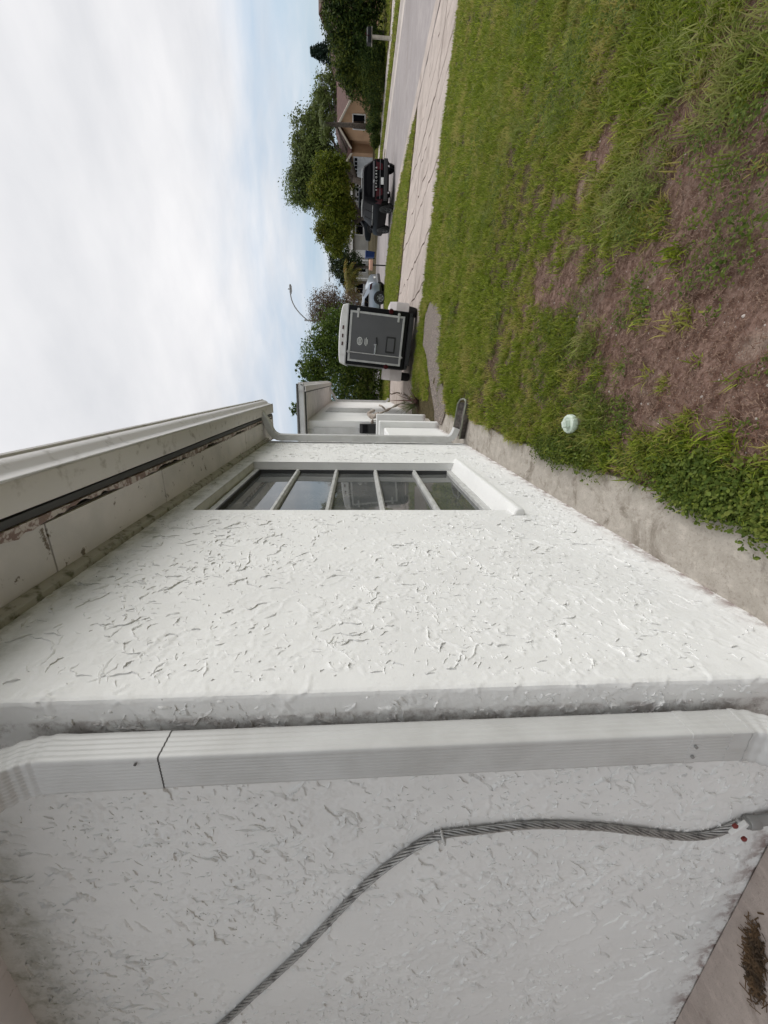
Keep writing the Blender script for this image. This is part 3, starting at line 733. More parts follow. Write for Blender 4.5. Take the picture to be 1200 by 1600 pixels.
GP = [(-.425, 2.395), (-.330, 2.395), (-.322, 2.400), (-.318, 2.410), (-.317, 2.436), (-.309, 2.452), (-.290, 2.466), (-.279, 2.482), (-.277, 2.512), (-.268, 2.515), (-.264, 2.524), (-.268, 2.534), (-.281, 2.534), (-.285, 2.524), (-.290, 2.49), (-.322, 2.462), (-.330, 2.407), (-.418, 2.407), (-.418, 2.53), (-.425, 2.53)]
def gutter_run(pts, d0, d1, fn, name, parent, capends=True):
    mb = MB(); n = 24
    rings = []
    for k in range(n + 1):
        a_ = d0 + (d1 - d0) * k / n; wv = .0025 * math.sin(a_ * 2.3) + .0012 * math.sin(a_ * 7.1)
        rings.append([fn(u, v + wv, a_) for u, v in pts])
    mb.loft(rings); return mb
g_ = gutter_run(GP, .30, 5.16, lambda u, v, a_: (u, a_, v), 'gutter', house)
gut = g_.build('gutter', 'alu_dirty', smooth=True, **H)
b_ = MB(); b_.prism([(-.43, 2.395), (-.32, 2.395), (-.31, 2.45), (-.277, 2.49), (-.262, 2.535), (-.43, 2.535)], 5.16, 5.168, lambda u, v, a_: (u, a_, v)); sub(b_, 'end_cap', 'alu', gut)
b_ = MB(); b_.tube([(-.318, .3, 2.3985), (-.318, 5.16, 2.3985)], .0035, 6); sub(b_, 'bottom_bead', 'alu', gut, smooth=True)
g_ = gutter_run([(-(u + .425) + .43, v) for u, v in GP], -2.48, -.30, lambda u, v, a_: (a_, u, v), 'gutter', house)
g_.build('gutter', 'alu_dirty', smooth=True, **H)
# eave end board beyond the far corner
b_ = MB(); b_.prism([(-.76, 2.40), (-.46, 2.40), (-.40, 2.53), (-.76, 2.66)], 5.125, 5.145, lambda u, v, a_: (u, a_, v)); b_.build('eave_end', 'frame', **H)
b_ = MB(); q_ = [(-.30, .30, 2.54), (-.30, 5.17, 2.54), (-8.1, 5.17, 2.54), (-8.1, .30, 2.54)]; b_.add(q_ + [(x, y, 2.565) for x, y, z in q_] + [(-2.7, 2.7, 3.0), (-5.7, 2.7, 3.0)], [(0, 1, 2, 3), (0, 4, 5, 1), (1, 5, 6, 2), (2, 6, 7, 3), (3, 7, 4, 0), (4, 8, 5), (5, 8, 9, 6), (6, 9, 7), (7, 9, 8, 4)]); b_.build('roof', 'roof', **H)
# unseen patio cover added to darken the left wall, with beams and two posts
b_ = MB(); b_.box(-8, -2.5, -3.0, .425, 2.40, 2.52); pc = b_.build('unseen_patio_cover', 'soffit', **H)
b_ = MB(); b_.box(-8, -2.5, -3.0, -2.86, 2.2, 2.399); sub(b_, 'beam', 'white', pc)
b_ = MB(); b_.box(-2.62, -2.5, -2.859, .20, 2.25, 2.399); sub(b_, 'beam', 'white', pc)
b_ = MB(); b_.box(-4.8, -4.6, -2.85, .72, -.02, 2.40); sub(b_, 'unseen_side_wall', 'stucco', pc)  # wall added out of view to deepen the shade under the cover
for x in (-2.63, -6):
    b_ = MB(); b_.box(x, x + .12, -2.99, -2.87, 0, 2.199); sub(b_, 'post', 'white', pc, bevel=.01)
# ---- downspouts
def rib_profile(hw, hd, n=8, rib=.0014):
    pts = []; r_ = .011
    def face(p, q, ribs):
        for k in range(ribs * 4):
            t = (k + .5) / (ribs * 4); d = rib if (k % 4) in (1, 2) else 0
            pts.append((p[0] + (q[0] - p[0]) * t, p[1] + (q[1] - p[1]) * t, d))
    # u lateral, v outward; start at front left going right
    face((-hw + r_, hd), (hw - r_, hd), n)
    pts += [(hw - r_ * .3, hd - r_ * .08, 0), (hw - r_ * .08, hd - r_ * .3, 0)]
    face((hw, hd - r_), (hw, -hd + r_), 4)
    pts += [(hw - r_ * .08, -hd + r_ * .3, 0), (hw - r_ * .3, -hd + r_ * .08, 0)]
    face((hw - r_, -hd), (-hw + r_, -hd), 2)
    pts += [(-hw + r_ * .3, -hd + r_ * .08, 0), (-hw + r_ * .08, -hd + r_ * .3, 0)]
    face((-hw, -hd + r_), (-hw, hd - r_), 4)
    pts += [(-hw + r_ * .08, hd - r_ * .3, 0), (-hw + r_ * .3, hd - r_ * .08, 0)]
    out_ = []
    for u, v, d in pts:
        if d:
            if abs(v) >= hd - 1e-6: v -= math.copysign(d, v)
            else: u -= math.copysign(d, u)
        out_.append((u, v))
    return out_
def spout_mesh(path, prof, place, grow=0.0, rings=None):
    """path: (out, z) points; place(lateral, out, z) -> xyz"""
    mb = MB(); R_ = []
    n = len(path)
    for i, (o, z) in enumerate(path):
        o0, z0_ = path[max(i - 1, 0)]; o1, z1_ = path[min(i + 1, n - 1)]
        L = math.hypot(o1 - o0, z1_ - z0_) or 1; to, tz = (o1 - o0) / L, (z1_ - z0_) / L
        s = 1 + grow + (rings(i) if rings else 0)
        R_.append([place(u * s, o + v * s * tz, z - v * s * to) for u, v in prof])
    return mb.loft(R_)
def downspout(place, zb, zt, gut_o, gut_z, hw=.048, hd=.036, gap=.022, seam=None, straps=(), parent=house, kick=.13, low=.34):
    oc = gap + hd; prof = rib_profile(hw, hd)
    pipe = spout_mesh([(oc, low - .02), (oc, low + .3), (oc, (low + zt) / 2), (oc, zt - .2), (oc, zt)], prof, place)
    dsp = pipe.build('downspout', 'alu', parent=parent, world=True, smooth=True)
    # upper elbow: sleeve, bend outwards, run up to the gutter
    ang = math.atan2(gut_o - oc, gut_z - zt) * 1.05; ang = min(ang + .30, 1.2); rb = .13
    p = [(oc, (seam or zt - .1)), (oc, zt - .04)]
    nb = 18
    for k in range(nb + 1):
        a_ = ang * k / nb; p.append((oc + rb * (1 - math.cos(a_)), zt + rb * math.sin(a_)))
    lo_, lz = p[-1]
    p += [(lo_ + (gut_o - lo_) * .5, lz + (gut_z - lz) * .5), (gut_o, gut_z + .02)]
    sub(spout_mesh(p, prof, place, .022, lambda i: (.035 * (1 if (i - 2) % 4 < 2 else -.2) if 2 <= i <= nb + 2 else 0)), 'elbow', 'alu', dsp, smooth=True)
    if seam:
        sub(spout_mesh([(oc, seam - .003), (oc, seam + .001)], prof, place, .012), 'joint', 'seam', dsp)
    # lower elbow kicks the water out
    p = [(oc, low + .05), (oc, low)]
    for k in range(nb + 1):
        a_ = 1.25 * k / nb; p.append((oc + .11 * (1 - math.cos(a_)), low - .11 * math.sin(a_)))
    lo_, lz = p[-1]; p.append((lo_ + kick * math.sin(1.25), lz - kick * math.cos(1.25)))
    sub(spout_mesh(p, prof, place, .02, lambda i: (.035 * (1 if (i - 2) % 4 < 2 else -.2) if 2 <= i <= nb + 2 else 0)), 'elbow', 'alu', dsp, smooth=True)
    for z in straps:
        sm = spout_mesh([(oc, z - .013), (oc, z + .013)], prof, place, .03)
        so_ = sub(sm, 'strap', 'alu', dsp, smooth=True)
        for u in (-.02, .012):
            q = place(u, oc + hd + .003, z)
            b2 = MB(); b2.lathe([(.004, -.003), (.004, .002), (.002, .004)], q, 8, 'y' if abs(place(0, 1, 0)[1] - place(0, 0, 0)[1]) > .5 else 'x')
            sub(b2, 'screw', 'post', dsp, smooth=True)
    return dsp
place_near = lambda u, o, z: (-.836 + u, WY - o, z)
downspout(place_near, .1, 2.0, .345, 2.40, seam=1.755, straps=(.50,), low=.36)
b_ = MB(); b_.lathe([(.003, -.002), (.003, .0015)], (-.80, WY - .0975, 1.80), 8, 'y'); b_.build('screw', 'seam', **H)
place_far = lambda u, o, z: (WX + o, 4.60 - u, z)
downspout(place_far, .1, 2.20, .335, 2.40, low=.26, kick=.06, straps=(1.2,))
# ---- porch and far wing
knee = [(-.86, -.715, 5.35, 6.22, .89), (-1.7, -.62, 6.22, 6.36, .97), (-1.7, -.62, 7.55, 7.70, .95)]
for (xa, xb_, ya, yb_, zt) in knee:
    b_ = MB(); b_.box(xa, xb_, ya + (.001 if xa > -1 else 0), yb_ - (.001 if xa > -1 else 0), -.02, zt); k_ = b_.build('porch_wall', 'stucco', bevel=.015, **H)
b_ = MB(); b_.box(-.98, -.80, 8.0, 15.3, -.05, 2.36); b_.box(-6, -.98, 8.0, 8.18, -.05, 2.36); wing = b_.build('wing_wall', 'stucco', bevel=.01, **H)
b_ = MB(); b_.box(-.802, -.782, 10.1, 11.5, .95, 2.12); sub(b_, 'shutter', 'frame', wing)
b_ = MB(); b_.box(-.80, -.774, 10.04, 11.56, .90, .95); sub(b_, 'sill', 'white', wing)
b_ = MB(); b_.box(-2.0, -.93, 7.965, 7.999, .9, 2.2); sub(b_, 'entry_panel', 'alu', wing)
b_ = MB(); b_.box(-6, -.25, 7.80, 15.5, 2.31, 2.33); b_.build('soffit', 'soffit', **H)
b_ = MB(); b_.box(-.262, -.24, 7.78, 15.5, 2.30, 2.44); b_.box(-6, -.262, 7.78, 7.802, 2.30, 2.44); b_.build('fascia', 'frame_dark', **H)
g_ = gutter_run([((u + .425) - .238, v - .098) for u, v in GP], 7.70, 15.5, lambda u, v, a_: (u, a_, v), 'gutter', house)
g_.build('gutter', 'alu_dirty', smooth=True, **H)
b_ = MB(); b_.box(-6, -.09, 7.70, 7.776, 2.325, 2.435); b_.build('fascia', 'alu', bevel=.012, **H)
b_ = MB(); q_ = [(-.10, 7.68, 2.44), (-8.1, 7.68, 2.44), (-8.1, 15.6, 2.44), (-.10, 15.6, 2.44)]; b_.add(q_ + [(x, y, 2.465) for x, y, z in q_] + [(-4.1, 11.6, 3.12), (-4.1, 11.7, 3.12)], [(0, 1, 2, 3), (0, 4, 5, 1), (1, 5, 6, 2), (2, 6, 7, 3), (3, 7, 4, 0), (4, 8, 5), (5, 8, 9, 6), (6, 9, 7), (7, 9, 8, 4)]); b_.build('roof', 'roof', **H)
place_wing = lambda u, o, z: (-.80 + o, 14.6 - u, z)
downspout(place_wing, .1, 2.0, .50, 2.31, low=.3, kick=.05)
# rear wall closing the porch recess
b_ = MB(); b_.box(-2.7, -2.5, 4.6, 8.05, -.05, 2.4); b_.build('porch_rear_wall', 'stucco', **H)

# ------------------------------------------------------------------ small things by the house
def smooth_path(P, n):
    P = [Vector(p) for p in P]; P = [P[0] * 2 - P[1]] + P + [P[-1] * 2 - P[-2]]; out_ = []
    for i in range(1, len(P) - 2):
        for k in range(n):
            t = k / n; a_, b_, c_, d_ = P[i - 1:i + 3]
            out_.append(0.5 * ((2 * b_) + (c_ - a_) * t + (2 * a_ - 5 * b_ + 4 * c_ - d_) * t * t + (3 * b_ - a_ - 3 * c_ + d_) * t ** 3))
    out_.append(P[-2]); return out_
cab = empty('braided_cable', (-1.27, .72, .12), 'thick braided grey cable curving down the white stucco wall beside the downspout', 'cable')
cp = [(-2.75, 2.25), (-2.195, 1.819), (-1.987, 1.667), (-1.762, 1.504), (-1.466, 1.316), (-1.327, 1.203), (-1.238, 1.094), (-1.222, .963), (-1.213, .81), (-1.238, .609), (-1.273, .459), (-1.306, .32), (-1.302, .225), (-1.262, .155)]
cp3 = smooth_path([(x, .728, z) for x, z in cp], 12)
mb = MB(); ns = 7
acc = 0; prevp = cp3[0]; fr = []
for i, p in enumerate(cp3):
    acc += (p - prevp).length; prevp = p
    t = (cp3[min(i + 1, len(cp3) - 1)] - cp3[max(i - 1, 0)]).normalized(); u = Vector((0, -1, 0)); v_ = t.cross(u).normalized()
    fr.append((p, u, v_, acc))
for k in range(ns):
    path = []
    for (p, u, v_, s) in fr:
        a_ = 2 * math.pi * k / ns + s * 34
        path.append(p + (u * math.cos(a_) + v_ * math.sin(a_)) * .0076)
    mb.tube(path, .0030, 5, True)
mb.build('cable', 'steel', cab, smooth='all', world=True)
mb = MB(); mb.tube([p for p in cp3[::2]], .0058, 8); mb.build('core', 'frame_dark', cab, world=True)
# clear clip half way
mb = MB(); c0 = Vector((-1.232, .722, 1.075)); mb.tube([c0 + Vector((.020 * math.cos(a_) * .9, -.016 * math.sin(a_), .006 * math.cos(a_))) for a_ in np.linspace(-.5, math.pi + .5, 12)], .0035, 6)
mb.obox((-1.256, .733, 1.07), (.02, .012, .016)); mb.build('clip', 'clear', cab, smooth=True, world=True)
cl = MB(); cl.obox((-1.262, .716, .165), (.062, .014, .017), (0, R(38), 0)); clamp = cl.build('clamp', 'white', cab, bevel=.003, world=True)
for dx, dz in ((.028, .030), (-.034, -.020)):
    b_ = MB(); b_.lathe([(.0075, .0), (.0085, -.006), (.004, -.009)], (-1.262 - cab.location.x + dx, .710 - cab.location.y, .165 - cab.location.z + dz), 10, 'y'); b_.build('screw', 'rustscrew', clamp, smooth=True)
cdt = empty('conduit', (-1.24, .722, 0), 'short grey metal conduit stub below the cable clamp at the wall base', 'pipe')
b_ = MB(); b_.tube([(-1.250, .720, .145), (-1.236, .720, .08), (-1.226, .721, .0), (-1.224, .722, -.03)], .0145, 12); b_.build('pipe', 'post', cdt, smooth=True, world=True)
b_ = MB(); b_.lathe([(.018, .105), (.019, .110), (.019, .135), (.0165, .14)], (-1.246, .72, 0), 12, 'z'); b_.build('collar', 'post', cdt, smooth=True, world=True)

# drain trough
tr = empty('drain_trough', (-.43, 4.78, 0), 'dark stained open trough lying across the concrete strip below the far downspout', 'trough')
mb = MB(); prof = [(-.20, .062), (-.185, .066), (-.165, .06), (-.12, .012), (.11, .012), (.155, .06), (.175, .066), (.19, .062), (.17, .0), (-.18, .0)]
def tpl(u, v, a_): return (a_, 4.78 + u - .32 * (a_ + .43), v + .012 * (-.43 - a_))
mb.prism(prof, -.66, -.24, tpl); mb.build('channel', 'trough', tr, world=True, bevel=.006)
b_ = MB(); b_.tube([tpl(-.186, .067, -.66), tpl(-.186, .067, -.26), tpl(-.13, .06, -.205), tpl(0, .05, -.19), tpl(.12, .06, -.205), tpl(.176, .067, -.26), tpl(.176, .067, -.66)], .011, 7); b_.build('rim', 'trough_rim', tr, smooth=True, world=True)

# sewer clean-out
co = empty('cleanout_pipe', (-.212, 2.235, 0), 'pale green plastic clean-out cap with square nut poking out of the weeds', 'pipe cap')
e_ = R(6)
b_ = MB(); b_.lathe([(.040, -.08), (.040, .062), (.036, .064)], (0, 0, 0), 24); b_.build('pipe', 'pvc_pipe', co, smooth=True)
b_ = MB(); b_.lathe([(.044, .056), (.051, .058), (.052, .064), (.052, .085), (.049, .090), (.038, .091), (.034, .086)], (0, 0, 0), 28); cap = b_.build('cap', 'pvc', co, smooth=True)
for k in range(14):
    a_ = k * 2 * math.pi / 14; b_ = MB(); b_.obox((.0515 * math.cos(a_), .0515 * math.sin(a_), .0745), (.006, .009, .018), (0, 0, a_)); b_.build('rib', 'pvc', cap)
b_ = MB(); b_.box(-.020, .020, -.020, .020, .086, .116); b_.build('nut', 'pvc', cap, bevel=.005)
co.rotation_euler = (R(5), R(-7), R(20))

# leaf litter lump on the patio
r_ = np.random.default_rng(11); n = 900
P = np.stack([-1.80 + r_.normal(0, .05, n), .635 + r_.normal(0, .014, n) , np.abs(r_.normal(0.001, .004, n)) + .002], 1)
P[:, 1] += (P[:, 0] + 1.80) * .3
A = r_.uniform(0, 6.28, n); L = r_.uniform(.006, .02, n); Wd = r_.uniform(.001, .003, n); T = r_.normal(0, .35, n)
d = np.stack([np.cos(A), np.sin(A), T], 1) * L[:, None]; q = np.stack([-np.sin(A), np.cos(A), np.zeros(n)], 1) * Wd[:, None]
V = np.stack([P - d - q, P + d - q, P + d + q, P - d + q], 1).reshape(-1, 3); F = np.arange(n * 4).reshape(-1, 4)
lit = fastmesh('leaf_litter', V, F, 'leafdirt'); tag(lit, 'brown heap of dry leaf litter on the pink patio concrete', 'leaf litter', kind='stuff')

# wall lantern / letter box on the porch wall
lb = empty('wall_letter_box', (-.93, 7.96, 1.1), 'small black letter box fixed on the shaded porch wall', 'letter box')
b_ = MB(); b_.prism([(-.10, -.17), (.0, -.17), (.0, .17), (-.06, .17), (-.10, .12)], -.10, .085, lambda u, v, a_: (a_, u, v)); b_.build('box', 'black_matt', lb, bevel=.006)
b_ = MB(); b_.obox((-.005, -.106, .06), (.17, .006, .10), (R(-10), 0, 0)); b_.build('flap', 'black', lb)
b_ = MB(); b_.tube([(-.04, -.06, -.17), (-.04, -.075, -.21), (.0, -.08, -.22), (.03, -.07, -.19)], .006, 6); b_.build('paper_hook', 'black_matt', lb, smooth=True)
# bleached driftwood leaning on the planter
dw = empty('driftwood', (-.60, 8.6, .4), 'bleached crooked branch leaning against the porch pillar behind the spiky plant', 'branch')
mb = MB(); mb.tube(smooth_path([(-.85, 8.0, 1.02), (-.72, 7.95, .99), (-.66, 8.1, .86), (-.60, 8.3, .70), (-.52, 8.55, .50), (-.45, 8.75, .28)], 6), [.022 + .010 * math.sin(k * 1.1) for k in range(31)], 8); mb.build('branch', 'bleached', dw, smooth='all', world=True)
mb = MB(); mb.tube(smooth_path([(-.66, 8.1, .86), (-.72, 8.15, 1.0), (-.66, 8.25, 1.08), (-.60, 8.3, .95)], 5), [.04, .05, .055, .05, .045, .05, .055, .05, .045, .04, .035, .03, .03, .03, .03, .02], 8); mb.build('knot', 'bleached', dw, smooth='all', world=True)
mb = MB(); mb.tube(smooth_path([(-.60, 8.3, .72), (-.52, 8.25, .80), (-.50, 8.3, .86)], 5), .018, 7); mb.build('twig', 'bleached', dw, smooth='all', world=True)

# ------------------------------------------------------------------ vehicles
def wheel(parent, x, y, r, wd, side, rimm='rim', spokes=6):
    """side: +1 outer face towards +x"""
    c = (x, y, r); k = side
    tm = MB(); ow = wd / 2
    tm.lathe([(r * .62, -ow * .9), (r * .80, -ow), (r * .95, -ow * .9), (r, -ow * .6), (r, ow * .6), (r * .95, ow * .9), (r * .80, ow), (r * .62, ow * .9)], c, 24, 'x', False)
    t_ = tm.build('wheel', 'rubber', parent, smooth=True)
    rm = MB(); rm.lathe([(r * .63, -ow * .3 * k), (r * .63, ow * .88 * k), (r * .56, ow * .8 * k), (r * .55, ow * .35 * k)], c, 24, 'x'); rm.build('rim', rimm, t_, smooth=True)
    for i in range(spokes):
        a_ = 2 * math.pi * i / spokes; b_ = MB()
        b_.obox((x + k * ow * .72, y + math.cos(a_) * r * .33, r + math.sin(a_) * r * .33), (.025, r * .52, r * .17), (a_, 0, 0)); b_.build('spoke', rimm, t_)
    b_ = MB(); b_.lathe([(r * .16, ow * .3 * k), (r * .16, ow * .85 * k), (r * .08, ow * .92 * k)], c, 12, 'x'); b_.build('hub', rimm, t_, smooth=True)
    return t_

# --- cargo trailer
def make_trailer():
    t = empty('cargo_trailer', (.805, 9.42, -.085), 'enclosed black cargo trailer with grey rear door and white roof cap', 'trailer', rot=(0, R(4.7), R(-1.0)))
    zb, hw, L, ht = .285, .61, 2.35, 1.36
    b_ = MB()
    def sec(y, s=1.0):
        r_ = .05
        return [(-hw * s, y, zb), (hw * s, y, zb), (hw * s, y, zb + ht), (-hw * s, y, zb + ht)]
    b_.box(-hw, hw, 0, L, zb, zb + ht)
    for sgn in (-1, 1): pass
    b_.build('body', 'black', t, bevel=.03, seg=3)
    # v-nose
    n_ = MB(); n_.prism([(-hw + .01, L - .03), (hw - .01, L - .03), (.18, L + .42), (-.18, L + .42)], zb + .01, zb + ht - .01, lambda u, v, a_: (u, v, a_)); n_.build('nose', 'black', t, bevel=.04)
    # roof cap with rounded top
    cp_ = []
    for k in range(13):
        a_ = math.pi * k / 12; cp_.append((-math.cos(a_) * (hw + .012) if abs(math.cos(a_)) < .9999 else -math.copysign(hw + .012, math.cos(a_)), zb + ht + .045 + .125 * math.sin(a_) ** .45))
    prof = [(-hw - .012, zb + ht + .012)] + cp_ + [(hw + .012, zb + ht + .012)]
    r_ = MB(); r_.loft([[(u * .97, -.01, zb + ht + .02 + (v - zb - ht - .02) * .9) for u, v in prof], [(u, .05, v) for u, v in prof], [(u, L, v) for u, v in prof], [(u * .5, L + .4, v) for u, v in prof]]); cap_ = r_.build('roof_cap', 'fibre', t, smooth=True)
    g_ = MB(); g_.box(-hw - .016, hw + .016, -.018, L, zb + ht - .012, zb + ht + .013); g_.build('drip_rail', 'alutrim', t, bevel=.004)
    for x in (-.16, 0, .17):
        m_ = MB(); m_.obox((x - .03, -.018, zb + ht + .085), (.075, .03, .03)); m_.build('marker_light', 'redlens', t, bevel=.008)
    # rear frame posts (black) and door
    d_ = MB(); x0, x1, z0, z1 = -.535, .50, zb + .10, zb + ht - .055
    d_.box(x0 + .035, x1 - .035, -.028, -.004, z0 + .04, z1 - .04); door = d_.build('door', 'greypanel', t, bevel=.003)
    f_ = MB()
    for (xa, xb, za, zb_) in ((x0, x1, z1 - .045, z1), (x0, x1, z0, z0 + .045), (x0, x0 + .042, z0 + .045, z1 - .045), (x1 - .042, x1, z0 + .045, z1 - .045)):
        f_.box(xa, xb, -.036, -.002, za, zb_)
    f_.build('door_trim', 'alutrim', door, bevel=.003)
    for z in (z1 - .17, z0 + .14):
        h_ = MB(); h_.box(x1 - .13, x1 + .055, -.05, -.034, z - .022, z + .022); h_.lathe([(.014, -.03), (.014, .03)], (x1 + .02, -.05, z), 10); h_.build('hinge', 'alutrim', door, bevel=.004)
    xb_ = x0 + .19
    b2 = MB(); b2.tube([(xb_, -.055, z0 - .03), (xb_, -.055, z1 + .03)], .011, 8); b2.build('lock_bar', 'alutrim', door, smooth=True)
    for z in (z0 + .01, z1 - .01):
        b2 = MB(); b2.box(xb_ - .035, xb_ + .035, -.058, -.034, z - .02, z + .02); b2.build('cam_keeper', 'alutrim', door, bevel=.004)
    zl = z0 + .60
    b2 = MB(); b2.obox((xb_ + .10, -.062, zl), (.22, .014, .034)); b2.obox((xb_ + .205, -.062, zl + .008), (.03, .016, .06)); b2.build('latch_handle', 'chrome', door, bevel=.004)
    b2 = MB(); b2.obox((xb_ + .28, -.05, zl - .02), (.16, .02, .035), (0, R(-8), 0)); b2.build('hasp', 'black_matt', door)
    # lettering: oval badge and three short lines
    b2 = MB(); n = 28; V_ = []; F_ = []
    for k in range(n):
        a_ = 2 * math.pi * k / n
        for s in (1.0, .80): V_.append((-.10 + .085 * math.cos(a_) * s, -.031, zl + .36 + .060 * math.sin(a_) * s))
    for k in range(n): j = (k + 1) % n; F_.append((2 * k, 2 * k + 1, 2 * j + 1, 2 * j))
    b2.add(V_, F_)
    for dz, wd in ((.020, .055), (0, .06), (-.020, .05)): b2.box(-.10 - wd, -.10 + wd, -.032, -.030, zl + .36 + dz - .005, zl + .36 + dz + .005)
    for dz, wd in ((.028, .06), (0, .085), (-.026, .05)): b2.box(-.10 - wd, -.10 + wd, -.032, -.030, zl + .215 + dz - .007, zl + .215 + dz + .007)
    b2.build('lettering', 'plate', door)
    b2 = MB(); b2.box(-.28, .06, -.045, -.03, z0 + .16, z0 + .37); pl = b2.build('plate_holder', 'black_matt', t, bevel=.01)
    b2 = MB(); b2.box(-.245, .025, -.048, -.046, z0 + .19, z0 + .34); b2.build('dark_plate', 'greypanel', pl)
    for sgn, z in ((-1, zb + .42), (1, zb + .42)):
        b2 = MB(); b2.lathe([(.055, -.004), (.055, -.03), (.04, -.045)], (sgn * .572, 0, z), 16, 'y'); b2.build('tail_light', 'redlens', t, smooth=True)
        # square fender wrapped over the wheel
        f2 = MB(); xa, xb2 = (sgn * hw, sgn * (hw + .255))
        yl = 1.02
        arc = [(yl - .48, .26), (yl - .47, .55), (yl - .36, .70), (yl + .36, .70), (yl + .47, .55), (yl + .48, .26), (yl + .45, .26), (yl + .44, .53), (yl + .34, .672), (yl - .34, .672), (yl - .44, .53), (yl - .45, .26)]
        f2.prism(arc, min(xa, xb2), max(xa, xb2), lambda u, v, a_: (a_, u, v)); f2.build('fender', 'fender', t, bevel=.006)
        f3 = MB(); f3.box(min(sgn * (hw + .235), xb2), max(sgn * (hw + .235), xb2) - .001, yl - .44, yl + .44, .50, .67)
        wheel(t, sgn * (hw + .135), yl, .31, .20, sgn, 'fibre', 5)
    b2 = MB(); b2.box(-hw + .02, hw - .02, .02, L, zb - .07, zb - .002); b2.build('chassis', 'black_matt', t)
    b2 = MB(); b2.tube([(-.45, L, zb - .04), (0, L + 1.15, zb - .02)], .035, 6); b2.tube([(.45, L, zb - .04), (0, L + 1.15, zb - .02)], .035, 6); b2.tube([(0, L + .9, zb - .28), (0, L + .9, zb + .35)], .028, 8); b2.build('tongue', 'black_matt', t)
    b2 = MB(); b2.box(-.5, .5, -.06, .02, zb - .10, zb - .02); b2.build('bumper', 'black_matt', t, bevel=.008)
    return t
make_trailer()

# --- road cars
def loft_car(name, loc, yaw, label, cat, st, paint, wheels, wr, rimm, glass, scale=1.0, group=None, spokes=6):
    """st: stations (y, zbot, zbelt, zroof, wlow, wbelt, wroof); y grows towards the front"""
    t = empty(name, loc, label, cat, group, rot=(0, 0, yaw)); t.scale = (scale,) * 3
    rings = []
    def half(s):
        y, zb, zl, zr, wl, wb, wrf = s
        zm = zb + (zl - zb) * .55
        return [(wl * .86, zb), (wl, zb + .10), (max(wl, wb) * 1.0, zm), (wb, zl), (wb * .985, zl + .02), (wrf + (wb - wrf) * .12, zr - .10 * min(1, (zr - zl) / .4)), (wrf * .93, zr - .025 * min(1, (zr - zl) / .4)), (wrf * .55, zr)]
    for s in st:
        h_ = half(s); rings.append([(x, s[0], z) for x, z in h_] + [(-x, s[0], z) for x, z in h_[::-1]])
    b_ = MB(); b_.loft(rings); body = b_.build('body', paint, t, smooth=True)
    S = np.array(st)
    def surf(y, f, side, off=.006):
        v = [np.interp(y, S[:, 0], S[:, k]) for k in range(1, 7)]; h_ = half((y, *v))
        x = h_[4][0] + (h_[5][0] - h_[4][0]) * f; z = h_[4][1] + (h_[5][1] - h_[4][1]) * f
        return (side * (x + off), y, z + off * .3)
    for (ya, yb, yc, yd) in glass['side']:
        for sd in (-1, 1):
            g_ = MB(); n = 4; vv = []
            for k in range(n + 1):
                u = k / n; vv.append(surf(ya + (yb - ya) * u, .06, sd)); vv.append(surf(yd + (yc - yd) * u, .90, sd))
            g_.add(vv, [(2 * k, 2 * k + 1, 2 * k + 3, 2 * k + 2) if sd > 0 else (2 * k, 2 * k + 2, 2 * k + 3, 2 * k + 1) for k in range(n)])
            w_ = g_.build('side_window', 'carglass', t)
            if glass.get('trim'):
                q = MB(); q.tube([surf(ya + (yb - ya) * k / 6, .02, sd, .009) for k in range(7)], .018, 5); q.build('window_trim', 'alutrim', w_)
    for nm in ('rear', 'front'):
        (yl, zl, wl_), (yu, zu, wu) = glass[nm]
        o_ = -.012 if nm == 'rear' else .012
        g_ = MB(); g_.add([(-wl_, yl + o_, zl + .004), (wl_, yl + o_, zl + .004), (wu, yu + o_, zu + .01), (-wu, yu + o_, zu + .01)], [(0, 1, 2, 3)]); g_.build(nm + '_window', 'carglass', t)
    hw = max(max(s[4], s[5]) for s in st) / 1.02
    for (yw, side) in wheels:
        a_ = MB(); a_.lathe([(wr * 1.17, side * (hw * 1.0 - .05)), (wr * 1.17, side * (hw * 1.02 + .004)), (wr * 1.04, side * (hw * 1.02 + .006))], (0, yw, wr), 26, 'x'); a_.build('wheel_arch', 'black_matt', t, smooth=True)
        wheel(t, side * (hw * 1.02 - .065), yw, wr, .25, side, rimm, spokes)
    return t
suv_st = [(0.0, .42, .62, .66, .78, .80, .78), (0.03, .36, .95, 1.02, .90, .91, .87), (.10, .33, 1.10, 1.16, .95, .955, .89), (.22, .32, 1.14, 1.42, .965, .985, .82), (.40, .32, 1.15, 1.70, .965, .995, .76), (.70, .32, 1.145, 1.745, .965, 1.0, .75), (1.6, .30, 1.13, 1.775, .965, 1.0, .76), (2.6, .30, 1.11, 1.76, .965, 1.0, .76), (3.1, .30, 1.10, 1.64, .965, .995, .76), (3.55, .30, 1.08, 1.30, .965, .99, .80), (3.80, .31, 1.06, 1.13, .965, .98, .86), (4.5, .32, 1.00, 1.05, .95, .94, .84), (4.86, .36, .90, .94, .90, .86, .78), (4.98, .45, .70, .74, .76, .74, .70)]
SUV = loft_car('parked_suv', (9.86, 24.45, ROAD_Z), R(3.1), 'black sport utility vehicle parked at the street edge with its rear towards us', 'car', suv_st, 'suv',
               [(.92, 1), (.92, -1), (3.72, 1), (3.72, -1)], .37, 'rim_dark', {'side': [(.55, 1.35, 1.32, .62), (1.45, 2.25, 2.22, 1.45), (2.35, 3.45, 3.0, 2.35)], 'rear': ((.115, 1.19, .80), (.37, 1.64, .66)), 'front': ((3.72, 1.16, .74), (3.16, 1.62, .62)), 'trim': True}, .96)
